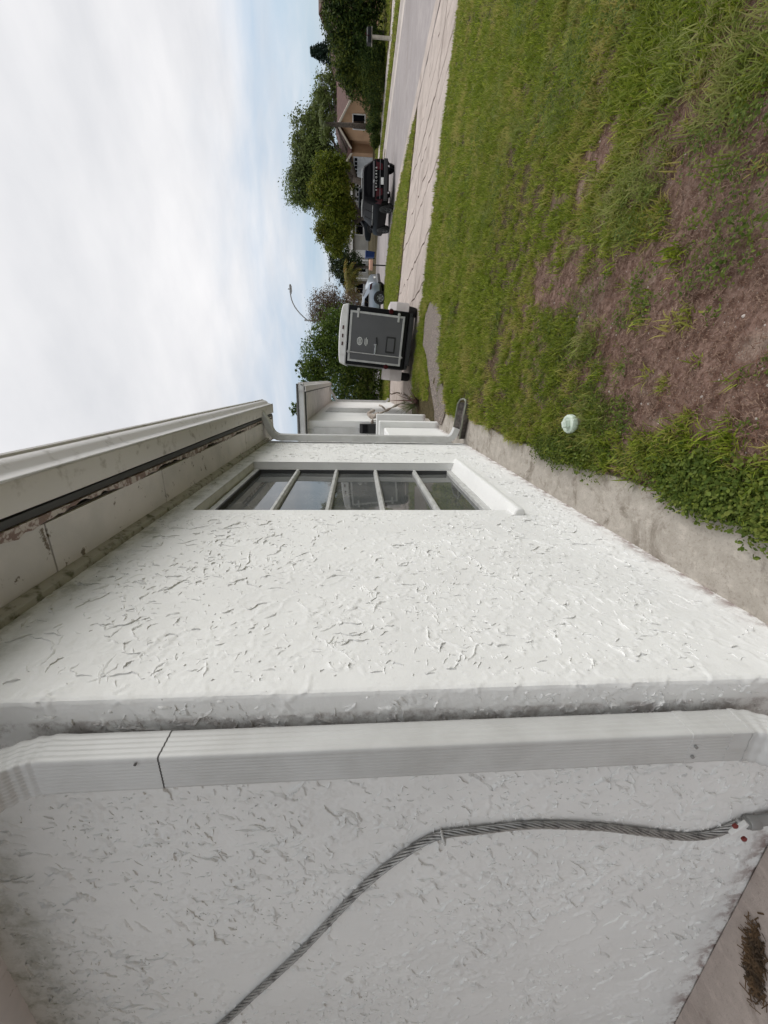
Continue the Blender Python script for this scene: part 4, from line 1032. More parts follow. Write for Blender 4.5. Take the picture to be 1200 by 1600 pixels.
b_ = MB(); b_.box(-.80, .80, .0, .12, 1.115, 1.20); b_.build('tailgate_strip', 'greypanel', SUV, bevel=.01)
for sx in (-1, 1):
    b_ = MB(); b_.add([(sx * .93, .04, .68), (sx * .42, -.012, .68), (sx * .42, .0, 1.02), (sx * .92, .06, 1.05), (sx * 1.012, .30, .74), (sx * .985, .30, 1.05)], [(0, 1, 2, 3), (4, 0, 3, 5)]); o = b_.build('tail_light', 'redlens', SUV)
    so = o.modifiers.new('s', 'SOLIDIFY'); so.thickness = .03; so.offset = 0
    b_ = MB(); b_.tube([(sx * .72, .6, 1.765), (sx * .735, 1.5, 1.80), (sx * .73, 2.6, 1.775)], .03, 6); b_.build('roof_rail', 'alutrim', SUV, smooth=True)
    b_ = MB(); b_.obox((sx * 1.06, 3.12, 1.14), (.18, .10, .14)); b_.build('mirror', 'suv', SUV, bevel=.03)
    b_ = MB(); b_.lathe([(.035, -.02), (.045, -.02), (.045, .10)], (sx * .60, 0, .36), 12, 'y'); b_.build('exhaust', 'chrome', SUV)
    b_ = MB(); b_.obox((sx * .70, -.006, .52), (.20, .02, .035)); b_.build('reflector', 'redlens', SUV)
b_ = MB(); b_.box(-.90, .90, -.02, .05, .80, .835); b_.build('chrome_strip', 'greypanel', SUV, bevel=.006)
b_ = MB(); b_.box(-.95, .95, -.05, .12, .40, .62); b_.build('bumper', 'black_matt', SUV, bevel=.05)
b_ = MB(); b_.box(-.26, .06, -.062, -.045, .63, .78); b_.build('licence_plate', 'plate', SUV, bevel=.005)
b_ = MB(); n = 18; b_.add([(-.10 + .09 * math.cos(2 * math.pi * k / n), -.006, 1.155 + .038 * math.sin(2 * math.pi * k / n)) for k in range(n)], [tuple(range(n))]); b_.build('badge', 'chrome', SUV)
def text(word, size, parent, m, place, name='lettering', space=1.0):
    cu = bpy.data.curves.new(name, 'FONT'); cu.body = word; cu.size = size; cu.extrude = .004; cu.align_x = 'CENTER'; cu.space_character = space
    tmp = bpy.data.objects.new(name, cu); COL.objects.link(tmp)
    dg = bpy.context.evaluated_depsgraph_get(); me = bpy.data.meshes.new_from_object(tmp.evaluated_get(dg))
    bpy.data.objects.remove(tmp)
    o = bpy.data.objects.new(name, me); COL.objects.link(o); me.materials.clear(); me.materials.append(MT[m]); o.parent = parent
    o.location, o.rotation_euler = place
    return o
text('EXPLORER', .125, SUV, 'plate', ((0, -.03, .985), (R(90), 0, 0)), space=2.1)
# silver hatchback by the street bend
sed_st = [(0.0, .42, .62, .66, .70, .74, .72), (.04, .34, .84, .90, .84, .82, .80), (.14, .30, .96, 1.03, .88, .85, .80), (.45, .28, 1.00, 1.16, .89, .86, .74), (.95, .28, 1.00, 1.40, .895, .865, .64), (1.6, .26, .985, 1.48, .895, .87, .63), (2.3, .26, .97, 1.475, .895, .87, .63), (2.75, .26, .96, 1.38, .895, .865, .64), (3.35, .27, .95, 1.02, .895, .855, .76), (4.1, .30, .88, .92, .88, .82, .74), (4.42, .36, .76, .79, .80, .74, .68), (4.5, .44, .62, .66, .70, .66, .62)]
SED = loft_car('parked_hatchback', (6.75, 30.7, ROAD_Z), R(62), 'silver blue car with alloy wheels half hidden behind the trailer', 'car', sed_st, 'silver',
               [(.85, 1), (.85, -1), (3.5, 1), (3.5, -1)], .34, 'rim', {'side': [(.62, 1.45, 1.42, 1.0), (1.55, 2.35, 2.30, 1.52), (2.42, 3.05, 2.72, 2.40)], 'rear': ((.42, 1.13, .66), (.96, 1.40, .56)), 'front': ((3.3, 1.03, .68), (2.78, 1.37, .56)), 'trim': True}, 1.12)
for sx in (-1, 1):
    b_ = MB(); b_.add([(sx * .83, .06, .82), (sx * .55, .03, .84), (sx * .55, .09, .95), (sx * .85, .14, .97), (sx * .90, .40, .90), (sx * .885, .42, 1.0)], [(0, 1, 2, 3), (4, 0, 3, 5)]); o = b_.build('tail_light', 'redlens', SED)
    so = o.modifiers.new('s', 'SOLIDIFY'); so.thickness = .03; so.offset = 0
    b_ = MB(); b_.obox((sx * .97, 2.75, 1.02), (.16, .09, .12)); b_.build('mirror', 'silver', SED, bevel=.03)
b_ = MB(); b_.box(-.84, .84, -.03, .10, .32, .5); b_.build('bumper', 'black_matt', SED, bevel=.04)
b_ = MB(); b_.box(-.2, .2, -.035, -.02, .62, .74); b_.build('licence_plate', 'plate', SED)
# dark car in the far driveway
DK = loft_car('dark_parked_car', (18.2, 46.2, -.42), R(62), 'dark slate car with red tail light standing in the driveway behind the black vehicle', 'car', suv_st, 'darkcar',
              [(.92, 1), (.92, -1), (3.72, 1), (3.72, -1)], .36, 'rim_dark', {'side': [(.55, 1.35, 1.32, .62), (1.45, 2.25, 2.22, 1.45), (2.35, 3.45, 3.0, 2.35)], 'rear': ((.115, 1.19, .80), (.37, 1.64, .66)), 'front': ((3.72, 1.16, .74), (3.16, 1.62, .62))}, .92)
for sx in (-1, 1):
    b_ = MB(); b_.box(min(sx * .62, sx * .97), max(sx * .62, sx * .97), -.01, .20, .75, 1.08); b_.build('tail_light', 'redlens', DK, bevel=.02)
b_ = MB(); b_.box(-.9, .9, -.05, .12, .38, .6); b_.build('bumper', 'frame', DK, bevel=.04)
b_ = MB(); b_.box(-.2, .2, -.03, -.015, .72, .86); b_.build('licence_plate', 'plate', DK)

# ------------------------------------------------------------------ street furniture
mbx = empty('mailbox', (17.35, 27.7, -.53), 'dark mailbox on a pale wooden post at the far kerb beside the hedge', 'mailbox')
b_ = MB(); b_.box(-.06, .06, -.06, .06, -.1, 1.08); b_.build('post', 'woodpost', mbx, bevel=.008)
b_ = MB()
prof = [(-.13, 0), (.13, 0), (.13, .14)] + [(.13 * math.cos(a_), .14 + .11 * math.sin(a_)) for a_ in np.linspace(.3, math.pi - .3, 7)] + [(-.13, .14)]
b_.prism(prof, -.30, .32, lambda u, v, a_: (a_, u, v + 1.09)); b_.build('box', 'black', mbx, smooth=True)
b_ = MB(); b_.box(-.315, -.30, -.12, .12, 1.10, 1.32); b_.build('door', 'black_matt', mbx)
b_ = MB(); b_.box(-.05, -.03, -.155, -.135, 1.2, 1.42); b_.box(-.05, .06, -.155, -.135, 1.37, 1.42); b_.build('flag', 'redlens', mbx)
b_ = MB(); b_.box(-.36, .38, -.07, .07, 1.05, 1.088); b_.build('shelf', 'woodpost', mbx)
mb2 = empty('mailbox', (20.0, 28.2, -.48), 'grey mailbox on a post cut off by the picture edge across the street', 'mailbox')
b_ = MB(); b_.box(-.05, .05, -.05, .05, -.1, .95); b_.build('post', 'woodpost', mb2)
b_ = MB(); b_.prism([(-.13, 0), (.13, 0), (.13, .14), (.09, .23), (-.09, .23), (-.13, .14)], -.28, .28, lambda u, v, a_: (a_, u, v + .95)); b_.build('box', 'post', mb2, bevel=.02)
pk = empty('mailbox', (7.15, 29.2, -.62), 'peach coloured mailbox on a thin dark post at the street bend', 'mailbox')
b_ = MB(); b_.tube([(0, 0, -.1), (0, 0, .95)], .04, 8); b_.build('post', 'black_matt', pk)
b_ = MB(); b_.prism(prof, -.28, .28, lambda u, v, a_: (a_, u, v + .92)); b_.build('box', 'pinkbox', pk, smooth=True)
b_ = MB(); b_.box(-.30, -.281, -.12, .12, .93, 1.14); b_.build('door', 'pinkbox', pk)
b_ = MB(); b_.box(-.1, .1, -.1, .1, .88, .92); b_.build('bracket', 'black_matt', pk)
def lamp(name, loc, hgt, dirv, arm, rise, label, pr=.085):
    t = empty(name, loc, label, 'street lamp')
    b_ = MB(); b_.tube([(0, 0, -.2), (0, 0, hgt * .5), (0, 0, hgt)], [pr * 1.3, pr, pr * .75], 10); b_.build('pole', 'post', t, smooth=True)
    pts = []
    for k in range(9):
        u = k / 8; pts.append((dirv[0] * arm * u, dirv[1] * arm * u, hgt - .25 + rise * (1 - (1 - u) ** 2.2)))
    b_ = MB(); b_.tube(pts, .045, 8); b_.build('arm', 'post', t, smooth=True)
    e = Vector(pts[-1]); a_ = math.atan2(dirv[1], dirv[0])
    b_ = MB(); b_.obox(e + Vector((dirv[0] * .28, dirv[1] * .28, -.02)), (.68, .30, .14), (0, 0, a_)); hd = b_.build('lamp_head', 'post', t, bevel=.06, seg=3)
    b_ = MB(); b_.obox(e + Vector((dirv[0] * .30, dirv[1] * .30, -.10)), (.44, .22, .05), (0, 0, a_)); b_.build('lens', 'clear', hd, bevel=.02)
    b_ = MB(); b_.lathe([(.05, 0), (.05, .10), (.02, .13)], e + Vector((dirv[0] * .28, dirv[1] * .28, .05)), 10); b_.build('photocell', 'post', hd)
lamp('street_lamp', (4.55, 35.7, -.62), 6.3, (.98, -.15), 1.95, 1.25, 'grey street lamp with curved arm rising above the bush behind the trailer')
lamp('street_lamp', (16.16, 68.1, -.45), 6.2, (-1, .25), 1.3, .15, 'distant thin street lamp with short arm beyond the palm tree', .06)
bn = empty('wheeled_bin', (12.75, 48.2, -.62), 'blue wheeled rubbish bin at the far kerb by the grey house', 'bin')
b_ = MB(); b_.loft([[(-.24, -.27, .08), (.24, -.27, .08), (.24, .27, .08), (-.24, .27, .08)], [(-.30, -.34, .98), (.30, -.34, .98), (.30, .34, .98), (-.30, .34, .98)]]); b_.build('tub', 'blue', bn, bevel=.03)
b_ = MB(); b_.obox((0, 0, 1.02), (.66, .76, .07), (R(4), 0, 0)); b_.build('lid', 'blue', bn, bevel=.02)
for sx in (-1, 1):
    b_ = MB(); b_.lathe([(.12, -.03), (.12, .03)], (sx * .27, .30, .12), 14, 'x'); b_.build('wheel', 'rubber', bn)
b_ = MB(); b_.tube([(-.28, .40, .95), (.28, .40, .95)], .02, 6); b_.build('handle', 'blue', bn)

# ------------------------------------------------------------------ houses across the street
def quadbox(p, q, z0, z1, th):
    """thin wall from p to q (2-D) with thickness th away from the street"""
    d = Vector((q[0] - p[0], q[1] - p[1], 0)).normalized(); n = Vector((d.y, -d.x, 0)) * th
    mb = MB(); P = [Vector((*p, z0)), Vector((*q, z0)), Vector((*q, z0)) + n, Vector((*p, z0)) + n]
    mb.add([tuple(v) for v in P] + [(v.x, v.y, z1) for v in P], [(0, 1, 5, 4), (1, 2, 6, 5), (2, 3, 7, 6), (3, 0, 4, 7), (4, 5, 6, 7)])
    return mb
ph = empty('peach_house', (26.6, 42.0, -.35), 'peach stucco house with brown shingle roof and white garage door across the street', 'house')
ang = math.atan2(15.0, -3.3)          # facade runs from its right end away to the left
ph.rotation_euler = (0, 0, ang)
# local frame: x along facade (0 right end .. 15.4 left), y = -90deg -> behind is -y
B = dict(parent=ph)
EV = 2.45
b_ = MB(); b_.box(0, 15.4, -9, 0, -.2, EV); b_.build('wall', 'peach', **B)
b_ = MB(); b_.box(4.4, 8.8, -.5, 1.3, -.2, EV); b_.build('gable_wall', 'peach', **B)
b_ = MB(); b_.prism([(4.4, EV), (8.8, EV), (6.6, EV + 1.05)], -.5, 1.3, lambda u, v, a_: (u, a_, v)); b_.build('gable', 'peach', **B)
b_ = MB(); b_.prism([(10.9, EV), (15.4, EV), (13.15, EV + 1.05)], -.5, .9, lambda u, v, a_: (u, a_, v)); b_.box(10.9, 15.4, -.5, .9, -.2, EV); b_.build('garage_wall', 'peach', **B)
def gable_roof(x0, x1, yb, yf, ev, rise, ov=.45):
    xm = (x0 + x1) / 2; mb = MB(); s = rise / ((x1 - x0) / 2)
    mb.prism([(x0 - ov, ev - ov * s), (xm, ev + rise), (x1 + ov, ev - ov * s), (x1 + ov, ev - ov * s + .12), (xm, ev + rise + .14), (x0 - ov, ev - ov * s + .12)], yb, yf + .4, lambda u, v, a_: (u, a_, v)); return mb
gable_roof(4.4, 8.8, -4.5, 1.3, EV, 1.05).build('gable_roof', 'brownroof', **B)
gable_roof(10.9, 15.4, -4.5, .9, EV, 1.05).build('gable_roof', 'brownroof', **B)
b_ = MB(); b_.prism([(.6, EV - .03), (-4.5, EV + 1.6), (-9.6, EV - .03), (-9.6, EV + .1), (-4.5, EV + 1.75), (.6, EV + .1)], -.5, 15.9, lambda u, v, a_: (a_, u, v)); b_.build('main_roof', 'brownroof', **B)
def rake(x0, x1, yf, ev, rise, ov=.45):
    xm = (x0 + x1) / 2; s = rise / ((x1 - x0) / 2)
    for (xa, za, xb, zb) in ((x0 - ov, ev - ov * s, xm, ev + rise), (x1 + ov, ev - ov * s, xm, ev + rise)):
        mb = MB(); mb.prism([(xa, za - .05), (xb, zb - .05), (xb, zb + .15), (xa, za + .15)], yf + .40, yf + .46, lambda u, v, a_: (u, a_, v)); mb.build('fascia', 'cream', **B)
rake(4.4, 8.8, 1.3, EV, 1.05); rake(10.9, 15.4, .9, EV, 1.05)
for (xa, xb) in ((-.5, 3.9), (9.3, 10.4)):
    b_ = MB(); b_.box(xa, xb, .60, .66, EV - .10, EV + .12); b_.build('fascia', 'cream', **B)
def far_window(parent, x0, x1, z0, z1, y, n=2):
    b_ = MB()
    for (a_, c_, d_, e_) in ((x0 - .08, x1 + .08, z1, z1 + .08), (x0 - .08, x1 + .08, z0 - .08, z0), (x0 - .08, x0, z0, z1), (x1, x1 + .08, z0, z1)): b_.box(a_, c_, y - .05, y + .06, d_, e_)
    w_ = b_.build('window', 'white', parent)
    for k in range(n):
        xa, xb = x0 + (x1 - x0) * k / n, x0 + (x1 - x0) * (k + 1) / n
        b_ = MB(); b_.box(xa + .02, xb - .02, y - .02, y + .02, z0 + .01, z1 - .01); b_.build('pane', 'carglass', w_)
    return w_
far_window(ph, 5.8, 7.4, .95, 2.05, 1.3)
far_window(ph, 1.2, 2.8, .95, 2.05, .0)
b_ = MB(); b_.box(9.2, 10.3, -.02, .05, -.1, 2.1); dr = b_.build('entry_door', 'peach_dark', **B)
b_ = MB(); b_.lathe([(.04, 0), (.05, .05)], (9.35, .05, 1.0), 8, 'y'); b_.build('door_handle', 'chrome', dr)
gd = MB(); gd.box(11.4, 14.9, .88, .93, -.15, 2.1); gdo = gd.build('garage_door', 'gdoor', **B)
for k in range(4):
    b_ = MB(); b_.box(11.42, 14.88, .932, .95, -.14 + k * .56, -.14 + k * .56 + .53); b_.build('panel', 'gdoor', gdo, bevel=.01)
for k in range(6):
    b_ = MB(); b_.box(11.55 + k * .56, 11.98 + k * .56, .951, .96, 1.66, 1.95); b_.build('pane', 'carglass', gdo)

gh = empty('grey_house', (22.2, 71.5, -.5), 'low grey house with pale roof behind the trees beyond the street bend', 'house')
gh.rotation_euler = (0, 0, math.atan2(2.2, -9.5))
B2 = dict(parent=gh)
b_ = MB(); b_.box(-7, 9.5, -8, 0, -.2, 2.6); b_.build('wall', 'greywall', **B2)
b_ = MB(); b_.prism([(.7, 2.55), (-4, 3.7), (-8.7, 2.55), (-8.7, 2.7), (-4, 3.85), (.7, 2.72)], -7.6, 10.1, lambda u, v, a_: (a_, u, v)); b_.build('roof', 'paleroof', **B2)
b_ = MB(); b_.box(-7.6, 10.1, .68, .74, 2.50, 2.74); b_.build('fascia', 'white', **B2)
gd = MB(); gd.box(-6.3, -3.4, .0, .06, -.1, 2.1); gdo = gd.build('garage_door', 'gdoor', **B2)
for k in range(5):
    b_ = MB(); b_.box(-6.15 + k * .55, -5.75 + k * .55, .061, .07, 1.6, 1.85); b_.build('pane', 'carglass', gdo)
far_window(gh, -1.6, .6, .9, 2.0, 0); far_window(gh, 4.4, 5.6, .4, 2.0, 0, 1); far_window(gh, 7.2, 8.7, .8, 2.0, 0)
b_ = MB(); b_.box(2.6, 3.6, .0, .05, -.1, 2.05); b_.build('entry_door', 'white', **B2)
for x in (3.9, 6.4):
    b_ = MB(); b_.box(x, x + .18, .5, .68, -.2, 2.52); b_.build('porch_post', 'white', **B2)
# hipped roof just showing at the picture edge
tn = empty('tan_house', (36.5, 50.0, -.3), 'tan house whose brown gable roof shows above the dark hedge at the picture edge', 'house')
tn.rotation_euler = (0, 0, R(100))
b_ = MB(); b_.box(-5, 5, -4, 4, -.2, 2.8); b_.build('wall', 'peach', tn)
b_ = MB(); b_.prism([(-5.6, 2.75), (0, 5.0), (5.6, 2.75), (5.6, 2.95), (0, 5.2), (-5.6, 2.95)], -4.5, 4.5, lambda u, v, a_: (u, a_, v)); b_.build('roof', 'brownroof', tn)
far_window(tn, -1, 1, .9, 2.1, 4.0)

# ------------------------------------------------------------------ trees and shrubs
def leaf_cloud(lobes, n, ls, seed, clump=26, shell=.55, droop=.0, aspect=.5):
    """lobes (x,y,z,rx,ry,rz); n leaves gathered in small clumps, denser to the outside"""
    r_ = np.random.default_rng(seed)
    lobes = np.array(lobes, float); vol = lobes[:, 3] * lobes[:, 4] * lobes[:, 5]; pk_ = vol ** .75; pk_ /= pk_.sum()
    nc = max(1, n // clump); li = r_.choice(len(lobes), nc, p=pk_)
    d = r_.normal(size=(nc, 3)); d /= np.linalg.norm(d, axis=1)[:, None]
    rad = shell + (1.06 - shell) * r_.random(nc) ** .7
    rad *= 1 + .16 * np.sin(d[:, 0] * 5 + d[:, 1] * 7 + li) * np.cos(d[:, 2] * 6 + li * 2)
    c = lobes[li, :3] + d * rad[:, None] * lobes[li, 3:6]
    cs = (.18 + .20 * r_.random(nc)) * np.cbrt(vol[li]) * .9
    k = np.repeat(np.arange(nc), clump)
    off = r_.normal(size=(len(k), 3)) * .55
    off[:, 2] -= droop * np.abs(off[:, 2])
    P = c[k] + off * cs[k][:, None]
    N_ = d[k] * .7 + r_.normal(size=(len(k), 3)) * .75 + np.array([0, 0, .45]); N_ /= np.linalg.norm(N_, axis=1)[:, None]
    T = np.cross(N_, r_.normal(size=(len(k), 3))); T /= np.linalg.norm(T, axis=1)[:, None]
    Bv = np.cross(N_, T); s = ls * r_.uniform(.55, 1.35, len(k))
    a_ = T * s[:, None]; b_ = Bv * (s * aspect)[:, None]; fold = N_ * (s * .18)[:, None]
    V = np.stack([P - a_, P - b_ + fold, P + a_, P + b_ + fold], 1).reshape(-1, 3)
    return V, np.arange(len(V)).reshape(-1, 4)
def limbs(base, lobes, r0, seed, fork=.35):
    r_ = random.Random(seed); mb = MB(); b0 = Vector(base); L = sorted(lobes, key=lambda l: l[2])
    cen = Vector((sum(l[0] for l in lobes) / len(lobes), sum(l[1] for l in lobes) / len(lobes), sum(l[2] for l in lobes) / len(lobes)))
    f_ = b0 + (cen - b0) * fork; f_.x = b0.x * .6 + f_.x * .4; f_.y = b0.y * .6 + f_.y * .4
    mb.tube([b0 - Vector((0, 0, .3)), b0 + (f_ - b0) * .5 + Vector((r_.uniform(-.1, .1), r_.uniform(-.1, .1), 0)), f_], [r0 * 1.25, r0, r0 * .8], 9)
    for l in L:
        e = Vector(l[:3]); m_ = f_ + (e - f_) * .5 + Vector((r_.uniform(-.25, .25), r_.uniform(-.25, .25), r_.uniform(-.1, .25))) * l[3]
        mb.tube([f_ - Vector((0, 0, r0)), m_, e], [r0 * .6, r0 * .35, r0 * .1], 6)
        for q in range(3):
            e2 = e + Vector((r_.uniform(-1, 1) * l[3], r_.uniform(-1, 1) * l[4], r_.uniform(-.4, .9) * l[5])) * .85
            mb.tube([m_, (m_ + e2) / 2 + Vector((0, 0, .1)), e2], [r0 * .25, r0 * .15, r0 * .05], 5)
    return mb
def tree(name, base, lobes, n, ls, m, label, cat='tree', r0=.2, seed=1, group=None, fork=.35, **k):
    t = empty(name, base, label, cat, group)
    lob = [(l[0], l[1], l[2], l[3], l[3] * (l[4] if len(l) > 4 else 1), l[3] * (l[5] if len(l) > 5 else .85)) for l in lobes]
    limbs(base, lob, r0, seed, fork).build('trunk', 'bark', t, smooth='all', world=True)
    V, F = leaf_cloud(lob, n, ls, seed, **k)
    fastmesh('crown', V - np.array(base), F, m, t)
    return t
tree('shade_tree', (21.0, 53.5, -.45), [(23.4, 54.6, 6.7, 2.3), (20.9, 55.4, 8.0, 2.0), (25.0, 53.8, 6.6, 2.2), (26.6, 53.0, 5.2, 1.9), (28.2, 52.0, 4.3, 1.5), (23.6, 54.2, 5.4, 2.2), (20.6, 55.6, 5.9, 2.2), (29.0, 51.6, 3.6, 1.0), (22.2, 55.0, 7.6, 1.7)],
     42000, .12, 'lf_olive', 'tall olive green shade tree spreading over the peach house roof', r0=.36, seed=3, clump=40, shell=.35)
tree('yellow_green_tree', (14.6, 44.2, -.5), [(17.6, 42.6, 4.0, 1.25), (16.0, 43.1, 3.6, 1.75), (14.2, 43.7, 3.2, 1.8), (12.7, 44.3, 3.6, 1.25), (15.0, 43.5, 2.2, 1.0), (16.2, 43.1, 4.7, 1.2), (17.8, 42.4, 2.8, .95), (13.4, 44.0, 4.5, 1.0)],
     34000, .10, 'lf_yellow', 'yellow green bushy tree in front of the darker shade tree', r0=.22, seed=4, clump=34, shell=.35)
tree('large_hedge_shrub', (20.6, 32.6, -.5), [(20.6, 32.2, 2.6, .95), (21.2, 32.0, 1.8, 1.3), (20.4, 32.7, 1.2, 1.35), (19.9, 33.2, 2.2, 1.05), (21.6, 31.9, .6, 1.1), (19.3, 33.6, 2.0, .85), (21.6, 31.8, 2.8, .8), (19.7, 33.4, .6, 1.1), (18.9, 34.0, 1.5, .95), (22.6, 31.2, 1.6, 1.2), (23.4, 30.6, 1.0, 1.2)],
     32000, .08, 'lf_hedge', 'tall dark untrimmed shrub mass at the top of the far verge', 'shrub', r0=.12, seed=5, clump=24, shell=.5)
tree('clipped_hedge', (18.9, 32.2, -.5), [(18.9, 32.5, .32, .95), (19.4, 32.1, .25, .8), (18.4, 33.0, .2, .8)],
     14000, .045, 'lf_hedge', 'rounded clipped hedge behind the dark mailbox', 'hedge', r0=.08, seed=6, clump=20, shell=.78, fork=.2)
for i, (x, y, z, r_, lab) in enumerate([(18.3, 34.8, .25, .75, 'low loose shrub next to the rounded clipped hedge'), (18.0, 36.4, .08, .6, 'low bush under the peach house window'), (17.7, 37.8, -.1, .45, 'smallest low bush on the lawn of the peach house'), (19.2, 34.4, .9, .62, 'upright shrub behind the low bushes of the peach house')]):
    tree('low_shrub', (x, y, -.5), [(x, y, z, r_), (x + .3, y + .4, z - .1, r_ * .8)], 4500, .055, 'lf_hedge', lab, 'shrub', r0=.05, seed=20 + i, clump=20, shell=.6, group='low shrubs by the peach house', fork=.2)
tree('leafy_tree', (.9, 20.2, -.08), [(.9, 20.0, 3.0, 1.1), (2.1, 19.9, 2.1, 1.05), (-.1, 20.0, 2.2, 1.15), (.3, 20.0, 3.5, .7), (-.8, 20.0, 1.3, 1.05), (1.8, 19.9, 2.85, .85), (1.0, 20.0, 1.7, 1.2), (.5, 20.0, 4.05, .34), (0.0, 20.0, 3.85, .34), (1.0, 20.0, .9, .95), (-1.5, 20.2, .9, .9), (-.3, 20.2, .6, .9)],
     40000, .055, 'lf_green', 'dense fresh green tree directly behind the cargo trailer', r0=.11, seed=7, clump=28, shell=.35)
tree('reddish_shrub', (3.6, 23.9, -.3), [(3.7, 23.7, 3.3, .8), (4.0, 23.7, 2.8, .75), (3.3, 23.8, 2.6, .9), (3.2, 23.8, 3.6, .5), (3.4, 23.8, 1.6, .95), (4.0, 23.8, 1.7, .7)],
     16000, .040, 'lf_red', 'tall shrub with reddish brown leaves to the street side of the leafy tree', 'shrub', r0=.07, seed=8, clump=14, shell=.4)
tree('round_tree', (14.0, 58.3, -.45), [(14.0, 58.3, 3.4, 1.7), (14.7, 58.2, 3.9, 1.35), (13.0, 58.6, 2.6, 1.5), (14.4, 58.2, 2.0, 1.4)],
     6000, .14, 'lf_dark', 'dark round tree beside the thin distant lamp', r0=.18, seed=9)
tree('porch_shrub', (-1.35, 18.3, -.05), [(-1.35, 18.3, 4.15, .30), (-1.2, 18.3, 3.85, .34), (-1.5, 18.3, 3.6, .4)], 900, .07, 'lf_green', 'green tree top peeping over the roof of the far wing', r0=.05, seed=10, clump=12)
tree('dark_background_tree', (27.5, 72, -.45), [(27.5, 72, 3.2, 2.6), (31, 71, 3.0, 2.4), (24.5, 73, 3.0, 2.4), (21, 74, 2.8, 2.2), (35, 69, 3.2, 2.6), (29, 72, 5.0, 2.2)], 9000, .22, 'lf_dark', 'dark wide tree seen through the gap between the peach house roof and the shade tree', r0=.3, seed=13)

# Norfolk pine
pn = empty('norfolk_pine', (31.2, 52.2, -.3), 'dark tiered pine tip standing above the tall shrub', 'tree')
b_ = MB(); b_.tube([(0, 0, -.2), (0, 0, 3), (0, 0, 6.3)], [.16, .1, .02], 8); b_.build('trunk', 'bark', pn, smooth='all')
r_ = np.random.default_rng(31); VV = []
for k in range(16):
    z = 2.6 + k * .24; rad = 1.55 * (1 - (k / 17) ** 1.15) + .08
    for q in range(9):
        a_ = q * 2 * math.pi / 9 + k * .5 + r_.uniform(-.1, .1); L = rad * r_.uniform(.75, 1.1)
        for s in np.linspace(.1, 1, 11):
            p = np.array([math.cos(a_) * L * s, math.sin(a_) * L * s, z + .10 * s - .12 * s * s])
            for _ in range(5):
                dd = r_.normal(size=3); dd /= np.linalg.norm(dd); e = np.cross(dd, r_.normal(size=3)); e /= np.linalg.norm(e)
                p2_ = p + r_.normal(0, .05, 3); VV += [p2_ - dd * .13, p2_ + e * .045, p2_ + dd * .13, p2_ - e * .045]
fastmesh('crown', np.array(VV), np.arange(len(VV)).reshape(-1, 4), 'lf_pine', pn)

# palms with feather fronds
def palm(name, loc, hgt, nf, L, m, label, seed, droop=1.0, r0=.13):
    t = empty(name, loc, label, 'palm tree'); r_ = random.Random(seed)
    b_ = MB(); b_.tube([(0, 0, -.2), (.05, 0, hgt * .5), (0, .05, hgt)], [r0 * 1.3, r0, r0 * .9], 9); b_.build('trunk', 'bark', t, smooth='all')
    VV = []
    for f in range(nf):
        a_ = f * 2.399 + r_.uniform(-.2, .2); e0 = r_.uniform(-.2, 1.25); l = L * r_.uniform(.8, 1.1)
        pts = []; x = 0.0; z = hgt; el = e0
        for k in range(13):
            pts.append((x, z)); x += math.cos(el) * l / 12; z += math.sin(el) * l / 12; el -= droop * .16
        for k in range(1, 12):
            px, pz = pts[k]; w_ = l * .22 * math.sin(math.pi * (k + 1) / 14)
            for sd in (-1, 1):
                for _ in range(2):
                    j = r_.uniform(-.04, .04) * l
                    c = Vector((math.cos(a_) * (px + j), math.sin(a_) * (px + j), pz)); si = Vector((-math.sin(a_), math.cos(a_), 0)) * sd; fo = Vector((math.cos(a_), math.sin(a_), -.3))
                    tip = c + si * w_ + fo * w_ * .5 + Vector((0, 0, -w_ * r_.uniform(.1, .6))); q = fo * (l * .02)
                    VV += [tuple(c - q), tuple(c + q), tuple(tip + q * .3), tuple(tip - q * .3)]
    fastmesh('fronds', np.array(VV), np.arange(len(VV)).reshape(-1, 4), m, t)
    return t
palm('palm_tree', (9.0, 43.2, -.55), 2.5, 46, 2.1, 'lf_palm', 'short yellowing palm with drooping fronds above the silver car', 41)
palm('palm_tree', (22.3, 45.6, -.4), 4.7, 18, 1.9, 'lf_olive', 'taller palm with grey trunk in front of the peach house gable', 42, 1.1, .18)

# spiky plant by the porch
sp = empty('spiky_plant', (-.50, 8.55, 0), 'spiky strap leaved plant with green and purple leaves by the porch pillar', 'plant')
for mm, nn, sd in (('lf_spike', 34, 1), ('lf_spike_red', 26, 2)):
    r_ = random.Random(60 + sd); VV = []; FF = []
    for k in range(nn):
        a_ = r_.uniform(0, 6.28); el = r_.uniform(.25, 1.4); l = r_.uniform(.35, .75); w_ = r_.uniform(.012, .022); pts = []
        ox, oy = (0, 0) if sd == 1 else (.10, -.12)
        x = 0; z = .02
        for q in range(7):
            pts.append((x, z)); x += math.cos(el) * l / 6; z += math.sin(el) * l / 6; el -= .16
        b0 = len(VV)
        for q, (px, pz) in enumerate(pts):
            ww = w_ * (1 - q / 6.3)
            for s in (-1, 1): VV.append((ox + math.cos(a_) * px - math.sin(a_) * ww * s, oy + math.sin(a_) * px + math.cos(a_) * ww * s, pz))
        for q in range(6): FF.append((b0 + 2 * q, b0 + 2 * q + 1, b0 + 2 * q + 3, b0 + 2 * q + 2))
    fastmesh('leaves', np.array(VV), np.array(FF), mm, sp)

